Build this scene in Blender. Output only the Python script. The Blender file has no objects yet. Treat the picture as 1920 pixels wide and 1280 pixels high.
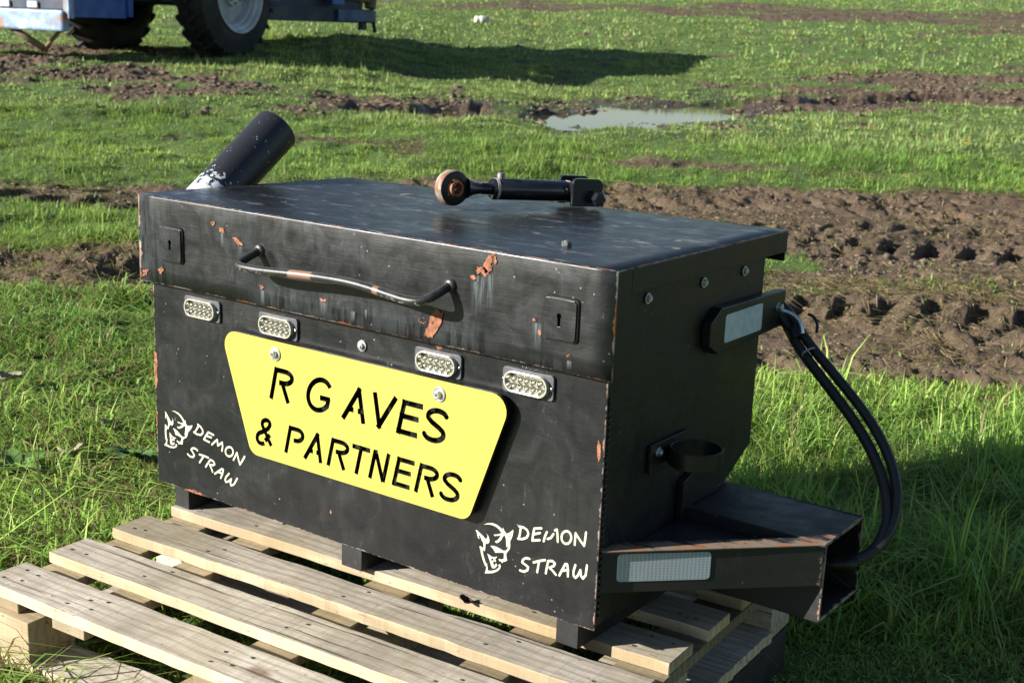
import bpy, bmesh, math, random
import numpy as np
from mathutils import Vector, Matrix
from mathutils.geometry import delaunay_2d_cdt

random.seed(7); RNG = np.random.default_rng(11)
sc = bpy.context.scene
COL = sc.collection

# ------------------------------------------------------------------ camera
CAM = Vector((2.1331, -1.7199, .972))
fw = Vector((-.56319259, .79215524, -.23516839)); rt = Vector((.80902761, .58652812, .03819804)); up = Vector((-.16819165, .16874487, .97120376))
cd = bpy.data.cameras.new("camera"); cam = bpy.data.objects.new("camera", cd); COL.objects.link(cam)
M = Matrix((rt, up, -fw)).transposed().to_4x4(); M.translation = CAM; cam.matrix_world = M
cd.sensor_width = 36; cd.lens = 46.07; cd.clip_start = .05; cd.clip_end = 3000
cd.dof.use_dof = True; cd.dof.focus_distance = 2.62; cd.dof.aperture_fstop = 10.0
sc.camera = cam
# ------------------------------------------------------------------ sky, sun, exposure
SUN_EL = math.radians(22); SUN_AZ = math.radians(218)      # azimuth clockwise from +Y
w = bpy.data.worlds.new("World"); sc.world = w; w.use_nodes = True
nt = w.node_tree; bg = nt.nodes['Background']
sky = nt.nodes.new('ShaderNodeTexSky'); sky.sky_type = 'NISHITA'; sky.sun_disc = False
sky.sun_elevation = SUN_EL; sky.sun_rotation = SUN_AZ; sky.air_density = 1.0; sky.dust_density = .25; sky.ozone_density = 1.3
nt.links.new(sky.outputs[0], bg.inputs[0]); bg.inputs[1].default_value = .05
sd = bpy.data.lights.new("sun", 'SUN'); sd.energy = 5.0; sd.angle = math.radians(.53); sd.color = (1, .955, .87)
so = bpy.data.objects.new("sun", sd); COL.objects.link(so)
sdir = Vector((math.sin(SUN_AZ)*math.cos(SUN_EL), math.cos(SUN_AZ)*math.cos(SUN_EL), math.sin(SUN_EL)))
so.rotation_euler = sdir.to_track_quat('Z', 'Y').to_euler(); so.location = (-10, -10, 8)
sc.view_settings.view_transform = 'Standard'; sc.view_settings.look = 'None'
sc.view_settings.exposure = 1.22; sc.view_settings.gamma = 1
sc.cycles.max_bounces = 6; sc.cycles.transparent_max_bounces = 8; sc.cycles.diffuse_bounces = 3
sc.cycles.caustics_reflective = False; sc.cycles.caustics_refractive = False

# ------------------------------------------------------------------ helpers
def tag(o, label=None, cat=None, group=None, kind=None):
    if label: o['label'] = label
    if cat: o['category'] = cat
    if group: o['group'] = group
    if kind: o['kind'] = kind
    return o
def empty(name, loc=(0, 0, 0), **k):
    o = bpy.data.objects.new(name, None); COL.objects.link(o); o.location = loc; o.empty_display_size = .05
    return tag(o, **k)

class MB:
    """collects shapes into one mesh"""
    def __init__(s): s.v = []; s.f = []; s.m = []; s.sm = []
    def add(s, V, F, m=0, smooth=False):
        b = len(s.v); s.v += [tuple(p) for p in V]
        for f in F: s.f.append([b+i for i in f]); s.m.append(m); s.sm.append(smooth)
        return s
    def box(s, lo, hi, m=0, X=None):
        x0, y0, z0 = lo; x1, y1, z1 = hi
        V = [(x0,y0,z0),(x1,y0,z0),(x1,y1,z0),(x0,y1,z0),(x0,y0,z1),(x1,y0,z1),(x1,y1,z1),(x0,y1,z1)]
        if X is not None: V = [X @ Vector(p) for p in V]
        return s.add(V, [(0,3,2,1),(4,5,6,7),(0,1,5,4),(1,2,6,5),(2,3,7,6),(3,0,4,7)], m)
    def prism(s, poly, mapf, a, b, m=0, smooth=False, mside=None, caps=True):
        """poly 2D; mapf(u,v,t)->3D; extruded t=a..b"""
        n = len(poly); V = [mapf(u, v, a) for u, v in poly] + [mapf(u, v, b) for u, v in poly]
        if caps: s.add(V, [list(range(n))[::-1], list(range(n, 2*n))], m)
        return s.add(V, [(i, (i+1) % n, n+(i+1) % n, n+i) for i in range(n)], m if mside is None else mside, smooth)
    def tube(s, path, r, n=12, m=0, caps=True, closed=False):
        P = [Vector(p) for p in path]; R = r if hasattr(r, '__len__') else [r]*len(P)
        V = []; N = None
        for i, p in enumerate(P):
            if closed: t = P[(i+1) % len(P)]-P[i-1]
            else: t = P[min(i+1, len(P)-1)]-P[max(i-1, 0)]
            t.normalize()
            if N is None: N = t.orthogonal().normalized()
            else: N = (N-t*N.dot(t)).normalized()
            B = t.cross(N)
            V += [p+(N*math.cos(k*2*math.pi/n)+B*math.sin(k*2*math.pi/n))*R[i] for k in range(n)]
        F = []
        L = len(P)
        for i in range(L if closed else L-1):
            j = (i+1) % L
            F += [(i*n+k, i*n+(k+1) % n, j*n+(k+1) % n, j*n+k) for k in range(n)]
        s.add(V, F, m, True)
        if caps and not closed:
            s.add(V[:n], [list(range(n))[::-1]], m); s.add(V[-n:], [list(range(n))], m)
        return s
    def lathe(s, prof, X, n=24, m=0, smooth=True, closed=False):
        """prof [(r,t)] about local z, X matrix"""
        V = []
        for r, t in prof: V += [X @ Vector((r*math.cos(k*2*math.pi/n), r*math.sin(k*2*math.pi/n), t)) for k in range(n)]
        F = []; L = len(prof)
        for i in range(L if closed else L-1):
            j = (i+1) % L
            F += [(i*n+k, i*n+(k+1) % n, j*n+(k+1) % n, j*n+k) for k in range(n)]
        return s.add(V, F, m, smooth)
    def build(s, name, mats, parent=None, bevel=0, seg=2, auto=True, **k):
        me = bpy.data.meshes.new(name); me.from_pydata(s.v, [], s.f)
        for m in (mats if isinstance(mats, (list, tuple)) else [mats]): me.materials.append(m)
        me.polygons.foreach_set('material_index', s.m); me.polygons.foreach_set('use_smooth', s.sm)
        me.validate(); me.update()
        bm = bmesh.new(); bm.from_mesh(me); bmesh.ops.remove_doubles(bm, verts=bm.verts, dist=1e-5)
        bmesh.ops.recalc_face_normals(bm, faces=bm.faces)
        if any(s.sm):
            for e in bm.edges:
                if len(e.link_faces) == 2 and e.calc_face_angle(0) > math.radians(40): e.smooth = False
        bm.to_mesh(me); bm.free()
        o = bpy.data.objects.new(name, me); COL.objects.link(o)
        if parent: o.parent = parent
        if bevel:
            b = o.modifiers.new("bevel", 'BEVEL'); b.width = bevel; b.segments = seg; b.limit_method = 'ANGLE'; b.angle_limit = math.radians(35); b.harden_normals = False
        return tag(o, **k)

def axis(p, d, roll=None):
    d = Vector(d).normalized(); q = d.to_track_quat('Z', 'Y'); return Matrix.Translation(Vector(p)) @ q.to_matrix().to_4x4()
def rrect(x0, z0, x1, z1, r, n=5):
    out = []
    for cx, cz, a in ((x1-r, z0+r, -90), (x1-r, z1-r, 0), (x0+r, z1-r, 90), (x0+r, z0+r, 180)):
        for k in range(n+1):
            t = math.radians(a+90*k/n); out.append((cx+r*math.cos(t), cz+r*math.sin(t)))
    return out
def round_poly(pts, rad, n=7):
    out = []; L = len(pts)
    for i in range(L):
        p = Vector(pts[i]); a = (Vector(pts[i-1])-p).normalized(); b = (Vector(pts[(i+1) % L])-p).normalized()
        r = rad[i] if hasattr(rad, '__len__') else rad
        ang = a.angle(b); d = r/math.tan(ang/2); c = p+(a+b).normalized()*(r/math.sin(ang/2))
        s0 = p+a*d-c; s1 = p+b*d-c
        a0 = math.atan2(s0.y, s0.x); a1 = math.atan2(s1.y, s1.x); da = (a1-a0+math.pi) % (2*math.pi)-math.pi
        for k in range(n+1): out.append((c.x+r*math.cos(a0+da*k/n), c.y+r*math.sin(a0+da*k/n)))
    return out
def area2(p): return sum(p[i-1][0]*p[i][1]-p[i][0]*p[i-1][1] for i in range(len(p)))/2
def region(inc, exc=()):
    V = []; F = []
    for P in list(inc)+list(exc):
        if area2(P) < 0: P = P[::-1]
        b = len(V); V += [Vector((float(a), float(c))) for a, c in P]; F.append(list(range(b, b+len(P))))
    v, e, f, ov, oe, of = delaunay_2d_cdt(V, [], F, 0, 1e-7, True)
    ni = len(inc)
    keep = [list(t) for t, o in zip(f, of) if any(i < ni for i in o) and not any(i >= ni for i in o)]
    return [tuple(p) for p in v], keep
def region_mesh(mb, inc, exc, mapf, t0, t1, m=0, mside=0, back=True):
    v, f = region(inc, exc); n = len(v)
    mb.add([mapf(a, b, t0) for a, b in v], f, m)
    if t1 is None: return
    edges = {}
    for t in f:
        for i in range(3): edges[(t[i], t[(i+1) % 3])] = 1
    bd = [e for e in edges if (e[1], e[0]) not in edges]
    mb.add([mapf(a, b, t0) for a, b in v]+[mapf(a, b, t1) for a, b in v], [(a, b, b+n, a+n) for a, b in bd]+([[c+n for c in t[::-1]] for t in f] if back else []), mside)
def stroke(pts, wd, cap='butt', n=10):
    """list of convex polys covering a polyline of width wd"""
    out = []; h = wd/2; P = [Vector(p) for p in pts]
    for a, b in zip(P[:-1], P[1:]):
        d = b-a
        if d.length < 1e-9: continue
        d.normalize(); nrm = Vector((-d.y, d.x))*h
        out.append([tuple(a-nrm), tuple(b-nrm), tuple(b+nrm), tuple(a+nrm)])
    J = P[1:-1]+([P[0], P[-1]] if cap == 'round' else [])
    for p in J: out.append([(p.x+h*math.cos(2*math.pi*(k+.37)/n), p.y+h*math.sin(2*math.pi*(k+.37)/n)) for k in range(n)])
    return out
def arc(cx, cy, rx, ry, a0, a1, n=12):
    return [(cx+rx*math.cos(math.radians(a0+(a1-a0)*k/n)), cy+ry*math.sin(math.radians(a0+(a1-a0)*k/n))) for k in range(n+1)]

# numpy value noise
def _h(ix, iy, s):
    n = (ix.astype(np.int64)*374761393+iy.astype(np.int64)*668265263+s*2147483647) & 0xffffffff
    n = ((n ^ (n >> 13))*1274126177) & 0xffffffff
    return ((n ^ (n >> 16)) & 0xffffff)/float(0xffffff)
def vn(x, y, s=0):
    ix = np.floor(x); iy = np.floor(y); fx = x-ix; fy = y-iy; fx = fx*fx*(3-2*fx); fy = fy*fy*(3-2*fy)
    a = _h(ix, iy, s); b = _h(ix+1, iy, s); c = _h(ix, iy+1, s); d = _h(ix+1, iy+1, s)
    return (a+(b-a)*fx)*(1-fy)+(c+(d-c)*fx)*fy
def fbm(x, y, oc=4, s=0):
    t = 0; a = 1.; tot = 0
    for o in range(oc): t = t+a*vn(x*2**o+17.3*o, y*2**o-9.1*o, s+o); tot += a; a *= .5
    return t/tot
def ss(x): x = np.clip(x, 0, 1); return x*x*(3-2*x)

# ------------------------------------------------------------------ materials
def newmat(name):
    m = bpy.data.materials.new(name); m.use_nodes = True; nt = m.node_tree; return m, nt, nt.nodes['Principled BSDF']
class N:
    def __init__(s, nt): s.nt = nt
    def n(s, t, **k):
        o = s.nt.nodes.new(t)
        for a, b in k.items(): setattr(o, a, b)
        return o
    def link(s, a, b): s.nt.links.new(a, b)
    def val(s, sock, v):
        if hasattr(v, 'is_output'): s.link(v, sock)
        else: sock.default_value = v
    def coord(s, scale=(1, 1, 1), kind='Object', rot=(0, 0, 0), loc=None):
        t = s.n('ShaderNodeTexCoord'); m = s.n('ShaderNodeMapping'); m.inputs['Scale'].default_value = scale; m.inputs['Rotation'].default_value = rot
        s.link(t.outputs[kind], m.inputs[0])
        if loc is not None: s.val(m.inputs['Location'], loc)
        return m.outputs[0]
    def noise(s, vec, scale, detail=4, rough=.55, dist=0, out='Fac'):
        o = s.n('ShaderNodeTexNoise'); o.inputs['Scale'].default_value = scale; o.inputs['Detail'].default_value = detail
        o.inputs['Roughness'].default_value = rough; o.inputs['Distortion'].default_value = dist; s.link(vec, o.inputs['Vector']); return o.outputs[out]
    def ramp(s, f, stops):
        o = s.n('ShaderNodeValToRGB'); e = o.color_ramp.elements
        while len(e) < len(stops): e.new(.5)
        for el, (p, c) in zip(e, stops): el.position = p; el.color = (c if hasattr(c, '__len__') else (c, c, c))[:3]+(1,) if hasattr(c, '__len__') else (c, c, c, 1)
        s.link(f, o.inputs[0]); return o.outputs[0]
    def mr(s, f, a, b, c=0, d=1):
        o = s.n('ShaderNodeMapRange'); s.link(f, o.inputs[0])
        for i, v in enumerate((a, b, c, d)): o.inputs[i+1].default_value = v
        return o.outputs[0]
    def math(s, op, a, b=0.0, clamp=False):
        o = s.n('ShaderNodeMath', operation=op); o.use_clamp = clamp; s.val(o.inputs[0], a); s.val(o.inputs[1], b); return o.outputs[0]
    def mix(s, f, a, b):
        o = s.n('ShaderNodeMix', data_type='RGBA'); s.val(o.inputs['Factor'], f)
        s.val(o.inputs['A'], a if hasattr(a, 'is_output') else tuple(a)+(1,)); s.val(o.inputs['B'], b if hasattr(b, 'is_output') else tuple(b)+(1,)); return o.outputs['Result']
    def bump(s, h, strength=.3, dist=.01):
        o = s.n('ShaderNodeBump'); o.inputs['Strength'].default_value = strength; o.inputs['Distance'].default_value = dist; s.link(h, o.inputs['Height']); return o.outputs[0]
    def sep(s, v):
        o = s.n('ShaderNodeSeparateXYZ'); s.link(v, o.inputs[0]); return o.outputs

def plain(name, col, rough=.5, metal=0, vary=.15, scale=30, bump=0, spec=.5, coat=0):
    m, nt, b = newmat(name); g = N(nt); c = g.coord()
    f = g.noise(c, scale, 5)
    d = tuple(x*(1-vary) for x in col); e = tuple(min(1, x*(1+vary)) for x in col)
    g.link(g.mix(g.mr(f, .3, .7), d, e), b.inputs['Base Color'])
    g.link(g.mr(g.noise(c, scale*.4, 4), .3, .7, rough*.8, min(1, rough*1.2)), b.inputs['Roughness'])
    b.inputs['Metallic'].default_value = metal; b.inputs['Specular IOR Level'].default_value = spec; b.inputs['Coat Weight'].default_value = coat
    if bump: g.link(g.bump(f, bump, .002), b.inputs['Normal'])
    return m

def box_paint(name, base=(.0065, .0072, .0088), rough=(.20, .38), dust=.017, edges=None, streak=True, top=False, rust_edge=.5, wear=1.0, diag=False, film=False):
    """black sheet paint: dust haze, brush marks, water streaks, chips; edges=list of (axis, value, width)"""
    m, nt, b = newmat(name); g = N(nt)
    c = g.coord(); xyz = g.sep(c)
    big = g.noise(c, 3.1, 4, .6); mid = g.noise(c, 14, 5, .6, 1.2); fine = g.noise(c, 140, 3, .6)
    brush = g.noise(g.coord((9, 9, 260) if not top else (6, 200, 6), rot=(0, .35, 0) if not top else (0, 0, .3)), 2.2, 4, .7)
    strk = g.noise(g.coord((70, 70, 5)), 1.0, 4, .65, .3)
    dustm = g.math('MULTIPLY', g.mr(big, .35, .75), g.mr(mid, .2, .8, .5, 1))
    if streak: dustm = g.math('MULTIPLY', dustm, g.mr(strk, .3, .65, .45, 1))
    dc = (dust, dust*1.02, dust*1.06)
    col = g.mix(dustm, base, dc)
    if film:
        run = g.noise(g.coord((75, 75, 10)), 1.0, 5, .7, .2); reg = g.noise(g.coord((4.5, 4.5, 9)), 1.0, 4, .6)
        zone = g.math('MAXIMUM', g.math('MULTIPLY', g.mr(xyz[2], .435, .50, 1, 0), g.math('MULTIPLY', g.mr(xyz[0], .28, .36), g.mr(xyz[0], .95, .82, 0, 1))), g.mr(reg, .5, .62, 0, .55))
        zone = g.math('MAXIMUM', zone, g.mr(xyz[0], .13, .0, 0, .7))
        fm = g.math('MULTIPLY', g.math('MULTIPLY', g.mr(run, .42, .52), zone), g.mr(mid, .25, .6, .5, 1))
        col = g.mix(fm, col, (.042, .048, .056))
    # fine scratches
    w = g.n('ShaderNodeTexNoise'); w.inputs['Scale'].default_value = 1.0; w.inputs['Detail'].default_value = 2; w.inputs['Distortion'].default_value = 2.5
    g.link(g.coord((34, 34, 9), rot=(.4, .8, .3)), w.inputs['Vector'])
    scr = g.math('MULTIPLY', g.mr(g.math('ABSOLUTE', g.math('SUBTRACT', w.outputs[0], .5)), .0, .0035, 1, 0), g.mr(mid, .5, .62))
    col = g.mix(g.math('MULTIPLY', scr, .5*wear), col, (.16, .165, .175))
    # specks
    vor = g.n('ShaderNodeTexVoronoi'); vor.inputs['Scale'].default_value = 55; g.link(c, vor.inputs['Vector'])
    sp = g.math('MULTIPLY', g.mr(vor.outputs['Distance'], .05, .11, 1, 0), g.mr(g.noise(c, 9, 2), .56, .6))
    col = g.mix(g.math('MULTIPLY', sp, .8*wear), col, (.3, .3, .3))
    if top:
        # pale scuffs of dried mud
        ch = g.noise(g.coord((5, 16, 5), rot=(0, 0, .5)), 1.3, 6, .7, .8); ch2 = g.noise(g.coord((24, 60, 20), rot=(0, 0, .2)), 1.0, 4, .7)
        k = g.math('MULTIPLY', g.mr(ch, .52, .64), g.mr(ch2, .45, .6)); col = g.mix(g.math('MULTIPLY', k, .85), col, (.20, .195, .20))
        k2 = g.math('MULTIPLY', g.mr(g.noise(c, 23, 3, .5), .69, .705), g.mr(big, .4, .6)); col = g.mix(g.math('MULTIPLY', k2, .8), col, (.34, .29, .21))
    emask = None
    if diag:
        dd = g.math('SUBTRACT', xyz[0], g.math('ADD', xyz[1], 1.088))
        k = g.math('MULTIPLY', g.mr(dd, -.09, -.01, .2, 1), g.mr(xyz[2], .1375, .139))
        nn_ = g.noise(g.coord((18, 70, 18), rot=(0, 0, -.78)), 1.0, 5, .7)
        k = g.mr(g.math('ADD', g.math('MULTIPLY', k, .5), nn_), .86, .93)
        col = g.mix(k, col, g.mix(g.mr(g.noise(c, 38, 3), .45, .6), (.20, .155, .11), (.26, .12, .06)))
    if edges:
        for ax, v, wd in edges:
            d = g.math('ABSOLUTE', g.math('SUBTRACT', xyz[ax], v))
            k = g.mr(d, 0, wd, 1, 0)
            emask = k if emask is None else g.math('MAXIMUM', emask, k)
        en = g.math('ADD', emask, g.mr(g.noise(c, 32, 6, .75), .3, .7, -1.35, .1))
        chip = g.mr(en, .1, .25)
        ec = g.mix(g.mr(g.noise(c, 38, 3), .5-.25*rust_edge+.05, .62), (.24, .09, .04), (.26, .25, .245))
        col = g.mix(chip, col, ec)
    g.link(col, b.inputs['Base Color'])
    r = g.math('ADD', g.mr(mid, .3, .7, rough[0], rough[1]), g.mr(brush, .3, .7, -.05, .08))
    r = g.math('ADD', r, g.math('MULTIPLY', dustm, .12))
    g.link(r, b.inputs['Roughness'])
    h = g.math('ADD', g.math('MULTIPLY', brush, .25), g.math('ADD', g.math('MULTIPLY', g.noise(c, 5, 2), 2.2 if not top else .8), g.math('MULTIPLY', fine, .12)))
    g.link(g.bump(h, .22, .003), b.inputs['Normal'])
    b.inputs['Specular IOR Level'].default_value = .38 if top else .5
    return m

def rust_mat():
    m, nt, b = newmat("rust"); g = N(nt); c = g.coord()
    f = g.noise(c, 90, 6, .7)
    g.link(g.ramp(f, [(.3, (.07, .028, .018)), (.45, (.22, .08, .04)), (.58, (.32, .13, .065)), (.72, (.36, .20, .13))]), b.inputs['Base Color']); b.inputs['Roughness'].default_value = .85
    f2 = g.noise(g.coord(), 260, 4, .7); f3 = g.noise(g.coord(), 55, 3, .6)
    g.link(g.math('MULTIPLY', g.mr(f2, .34, .40), g.mr(f3, .36, .42)), b.inputs['Alpha'])
    g.link(g.bump(f, .5, .002), b.inputs['Normal']); return m
def streak_mat():
    m, nt, b = newmat("limescale_streak"); g = N(nt)
    n = g.noise(g.coord((230, 230, 14)), 1.0, 4, .6)
    at = g.n('ShaderNodeAttribute'); at.attribute_name = 'fade'
    g.link(g.math('MULTIPLY', g.math('MULTIPLY', g.mr(n, .35, .68), at.outputs['Fac'], True), .8), b.inputs['Alpha'])
    b.inputs['Base Color'].default_value = (.16, .19, .21, 1); b.inputs['Roughness'].default_value = .55; return m

def wood_mat(name, a, bb, dark, ring=1.0, grey=.75):
    m, nt, b = newmat(name); g = N(nt)
    oi = g.n('ShaderNodeObjectInfo'); cv = g.n('ShaderNodeCombineXYZ'); rr = g.math('MULTIPLY', oi.outputs['Random'], 37.0)
    for i in range(3): g.link(rr, cv.inputs[i])
    c = g.coord((1, 1, 1), loc=cv.outputs[0]); cs = g.coord((2.2, 26, 26), loc=cv.outputs[0])
    wv = g.n('ShaderNodeTexWave', wave_type='BANDS', bands_direction='Y'); wv.inputs['Scale'].default_value = 9*ring; wv.inputs['Distortion'].default_value = 7
    wv.inputs['Detail'].default_value = 3; wv.inputs['Detail Scale'].default_value = .9; g.link(g.coord((.35, 1.6, 1.6), loc=cv.outputs[0]), wv.inputs['Vector'])
    fib = g.noise(cs, 9, 5, .65); blot = g.noise(c, 5.5, 5, .6, .6)
    saw = g.noise(g.coord((120, 4, 4), rot=(0, 0, .12), loc=cv.outputs[0]), 1.0, 3, .6)
    col = g.mix(g.mr(fib, .3, .7), a, bb)
    col = g.mix(g.math('MULTIPLY', g.mr(wv.outputs['Fac'], .5, 1), .55), col, tuple(x*.55 for x in a))
    col = g.mix(g.math('MULTIPLY', g.mr(blot, .42, .7), grey), col, dark)
    col = g.mix(g.math('MULTIPLY', g.mr(saw, .5, .68), .3), col, tuple(x*.6 for x in a))
    crk = g.math('MULTIPLY', g.mr(g.noise(g.coord((2.5, 90, 60), loc=cv.outputs[0]), 1.0, 3, .5), .66, .70), .75)
    col = g.mix(crk, col, (.05, .035, .022))
    sp = g.math('MULTIPLY', g.mr(g.noise(g.coord((30, 80, 60), loc=cv.outputs[0]), 2.2, 2, .5), .68, .72), .6)
    col = g.mix(sp, col, (.08, .055, .035))
    # knots
    v = g.n('ShaderNodeTexVoronoi'); v.inputs['Scale'].default_value = 1.0; g.link(g.coord((3.2, 6.5, 6.5), loc=cv.outputs[0]), v.inputs['Vector'])
    col = g.mix(g.math('MULTIPLY', g.mr(v.outputs['Distance'], .05, .1, 1, 0), .7), col, (.16, .075, .035))
    rv = g.mr(g.math('FRACT', g.math('MULTIPLY', oi.outputs['Random'], 7.31)), 0, 1, .72, 1.22)
    grn = g.math('MULTIPLY', g.mr(g.noise(c, 3.3, 4, .6), .47, .68), .6); col = g.mix(grn, col, tuple(q_*k_ for q_, k_ in zip(a, (.68, .66, .50))))
    hs = g.n('ShaderNodeHueSaturation'); g.link(col, hs.inputs['Color']); g.link(rv, hs.inputs['Value']); col = hs.outputs[0]
    g.link(col, b.inputs['Base Color']); b.inputs['Roughness'].default_value = .78; b.inputs['Specular IOR Level'].default_value = .25
    h = g.math('ADD', fib, g.math('ADD', g.math('MULTIPLY', crk, -1.5), g.math('MULTIPLY', saw, .7)))
    g.link(g.bump(h, .35, .003), b.inputs['Normal']); return m

M_front = box_paint("black_paint_front_panel", edges=[(0, 0, .007), (0, 1.1, .006), (2, 0, .0045)], rust_edge=.9)
M_body = box_paint("black_paint_body", base=(.0045, .0045, .0042), rough=(.32, .5), dust=.009, edges=[(0, 9, .01)], rust_edge=.3)
M_lid = box_paint("black_paint_lid", edges=[(0, -.0173, .012), (0, 1.1173, .006), (2, .434, .006), (2, .611, .0025)], rust_edge=.55, film=True, rough=(.22, .42))
M_lidtop = box_paint("black_paint_lid_top", base=(.008, .0085, .011), dust=.03, top=True, streak=False, rough=(.2, .36), edges=[(0, 1.1173, .005)])
M_arm = box_paint("black_paint_drawbar", base=(.008, .008, .009), rough=(.42, .6), dust=.02, edges=[(0, 1.374, .012)], rust_edge=1.0, streak=False, diag=True)
M_black = plain("black_steel", (.008, .008, .009), .42, 0, .3, 25, .1)
M_gloss = plain("glossy_black_steel", (.012, .013, .018), .22, 0, .3, 30, .1, coat=.4)
M_rust = rust_mat(); M_streak = streak_mat()
M_zinc = plain("zinc_steel", (.55, .57, .58), .38, .85, .2, 120, .1)
M_chrome = plain("bright_steel", (.7, .7, .7), .2, 1, .1, 60)
M_rub = plain("hose_rubber", (.012, .012, .013), .5, 0, .3, 60, .15)
m, nt, b = newmat("yellow_plastic"); g = N(nt); c = g.coord()
col = g.mix(g.mr(g.noise(c, 6, 5, .6), .3, .7), (.455, .405, .070), (.485, .432, .078))
col = g.mix(g.mr(g.noise(c, 45, 5, .75), .62, .78, 0, .35), col, (.30, .27, .10))
w_ = g.noise(g.coord((30, 30, 12), rot=(.3, .9, .2)), 1.0, 2, .5, 2.5)
col = g.mix(g.math('MULTIPLY', g.mr(g.math('ABSOLUTE', g.math('SUBTRACT', w_, .5)), 0, .0025, .4, 0), g.mr(g.noise(c, 11, 2), .52, .6)), col, (.25, .22, .06))
g.link(col, b.inputs['Base Color']); b.inputs['Roughness'].default_value = .4; M_yel = m
M_yelside = plain("plate_edge", (.012, .011, .008), .5)
m, nt, b = newmat("cream_vinyl"); g = N(nt); c = g.coord()
col = g.mix(g.mr(g.noise(c, 25, 4), .3, .7), (.50, .48, .35), (.60, .58, .44)); col = g.mix(g.mr(g.noise(c, 190, 4, .7), .64, .68, 0, .8), col, (.03, .03, .033))
g.link(col, b.inputs['Base Color']); b.inputs['Roughness'].default_value = .5; M_cream = m
M_wood = wood_mat("weathered_pine", (.47, .40, .315), (.68, .62, .54), (.26, .225, .175))
M_woodside = wood_mat("sawn_pine_edge", (.60, .46, .29), (.70, .57, .40), (.44, .35, .23), grey=.3)
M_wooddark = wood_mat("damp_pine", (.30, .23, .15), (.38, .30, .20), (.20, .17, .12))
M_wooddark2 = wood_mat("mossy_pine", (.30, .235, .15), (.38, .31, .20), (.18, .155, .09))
M_hole = plain("nail_hole", (.03, .018, .012), .9)
M_oldwood = plain("old_dark_timber", (.028, .022, .018), .9, 0, .4, 20, .4)

# ------------------------------------------------------------------ ground
Fx, Fy = -.5795, .8149; Rx, Ry = .8149, .5795
def DS(x, y): a = x-CAM.x; b = y-CAM.y; return a*Fx+b*Fy, a*Rx+b*Ry
def XY(D, S): return CAM.x+D*Fx+S*Rx, CAM.y+D*Fy+S*Ry
def g0(D, S):
    tw = ss((S+3.6)/2.8)
    base = .055*np.logaddexp(0, (D-8)/1.2)*1.2-.011*np.maximum(0, D-20)
    flat = np.interp(D, [-1e4, 12.2, 12.9, 17.8, 19.5, 1e4], [0, .2337, .262, .275, .325, .325+.054*(1e4-19.5)])+np.where(D < 12.2, base-.2337, 0)
    near = ss((S+.3)/.8)
    under = .022*ss((1.25-np.abs(S+.35))*3)*ss((3.6-D)*2)
    return -.19-.07*near-under+base+(flat-base)*tw+.03*S*ss((D-13.5)/14)
ZW = float(g0(np.array(12.9), np.array(.6)))-.012        # puddle water level
def band(S, D, pts, wob=.25, sc=1.1, seed=0):
    """pts [(S, D, halfwidth, strength)] -> mask"""
    p = np.array(pts, float); c = np.interp(S, p[:, 0], p[:, 1]); h = np.interp(S, p[:, 0], p[:, 2]); st = np.interp(S, p[:, 0], p[:, 3])
    n = (fbm(S*sc, D*sc, 4, seed)-.5)*2*wob*(D/9)
    d = h-np.abs(D-c)+n*1.6
    return ss(d/(.22*np.maximum(D, 5)/6)+.5)*st
def mudmask(D, S):
    a = band(S, D, [(-5, 8.2, .35, .8), (-2.2, 8.2, .35, .8), (-.8, 8.5, .5, .8), (.3, 8.7, .8, 1), (1.5, 8.55, 1.25, 1), (2.5, 8.6, 1.4, 1), (5, 8.4, 1.3, 1)], .22, 1.2, 3)
    b = band(S, D, [(-5, 5.8, .42, .9), (-1.6, 5.75, .46, .9), (0, 5.6, .5, 1), (1.0, 5.55, .85, 1), (2, 5.5, .95, 1), (4, 5.5, 1, 1)], .16, 1.6, 8)
    m2 = band(S, D, [(0.6, 7, .6, .0), (1.2, 6.8, .6, .8), (3, 6.8, .6, .85)], .2, 2, 31)
    c = band(S, D, [(-9, 16.5, 2.0, 1), (-6, 16, 1.9, 1), (-4.4, 15.4, 1.6, 1), (-3, 14.7, 1.0, .85), (-2, 14.3, 1.0, .85), (-.6, 14.8, 1.3, 1), (.7, 15.4, 2.0, 1), (1.7, 16.2, 2.0, 1), (2.6, 17.1, 1.4, 1), (3.6, 17.9, .9, .9), (5, 19, 1.1, 1), (9, 20.5, 1.8, 1)], .5, .8, 12)
    d = band(S, D, [(-9, 20, 1, .9), (-5, 19.6, .8, .9), (-3, 19.4, .3, .3), (0, 20, .2, 0)], .4, .9, 5)
    e = band(S, D, [(-12, 50, 1, .3), (-3, 46, 2.0, .6), (2, 47, 3.0, .9), (7, 45, 5, 1), (12, 42, 7.5, 1), (16, 40, 8, 1), (40, 44, 16, 1)], 1.0, .35, 17)
    f = band(S, D, [(2, 12.5, .0, 0), (3, 20, .3, .4), (5, 20.5, 1.2, .9), (9, 22.5, 1.6, .9)], .5, .9, 40)
    h = band(S, D, [(0, 11, .0, 0), (.8, 10.8, .22, .8), (2.6, 10.6, .2, .6), (3.3, 10.5, 0, 0)], .2, 1.4, 44)
    m = np.maximum.reduce([a, b, m2, c, d, e, f, h])
    # scattered bare spots
    sp = ss((fbm(S*1.3, D*1.3, 5, 60)-.63)*9)*.6
    m = np.maximum(m, sp*ss((D-3)/3))
    m = m*(1-.7*ss((.44-fbm(S*1.25+9, D*1.9, 4, 66))*9)*np.maximum(ss((D-11)/2), ss((-S-.3)/.8)))
    hole = ss((1-np.sqrt(((S-1.42)/.24)**2+((D-7.15)/.42)**2)+(fbm(S*6, D*4, 3, 63)-.5)*1.2)*3)
    return np.clip(m*(1-.95*hole), 0, 1)
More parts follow.
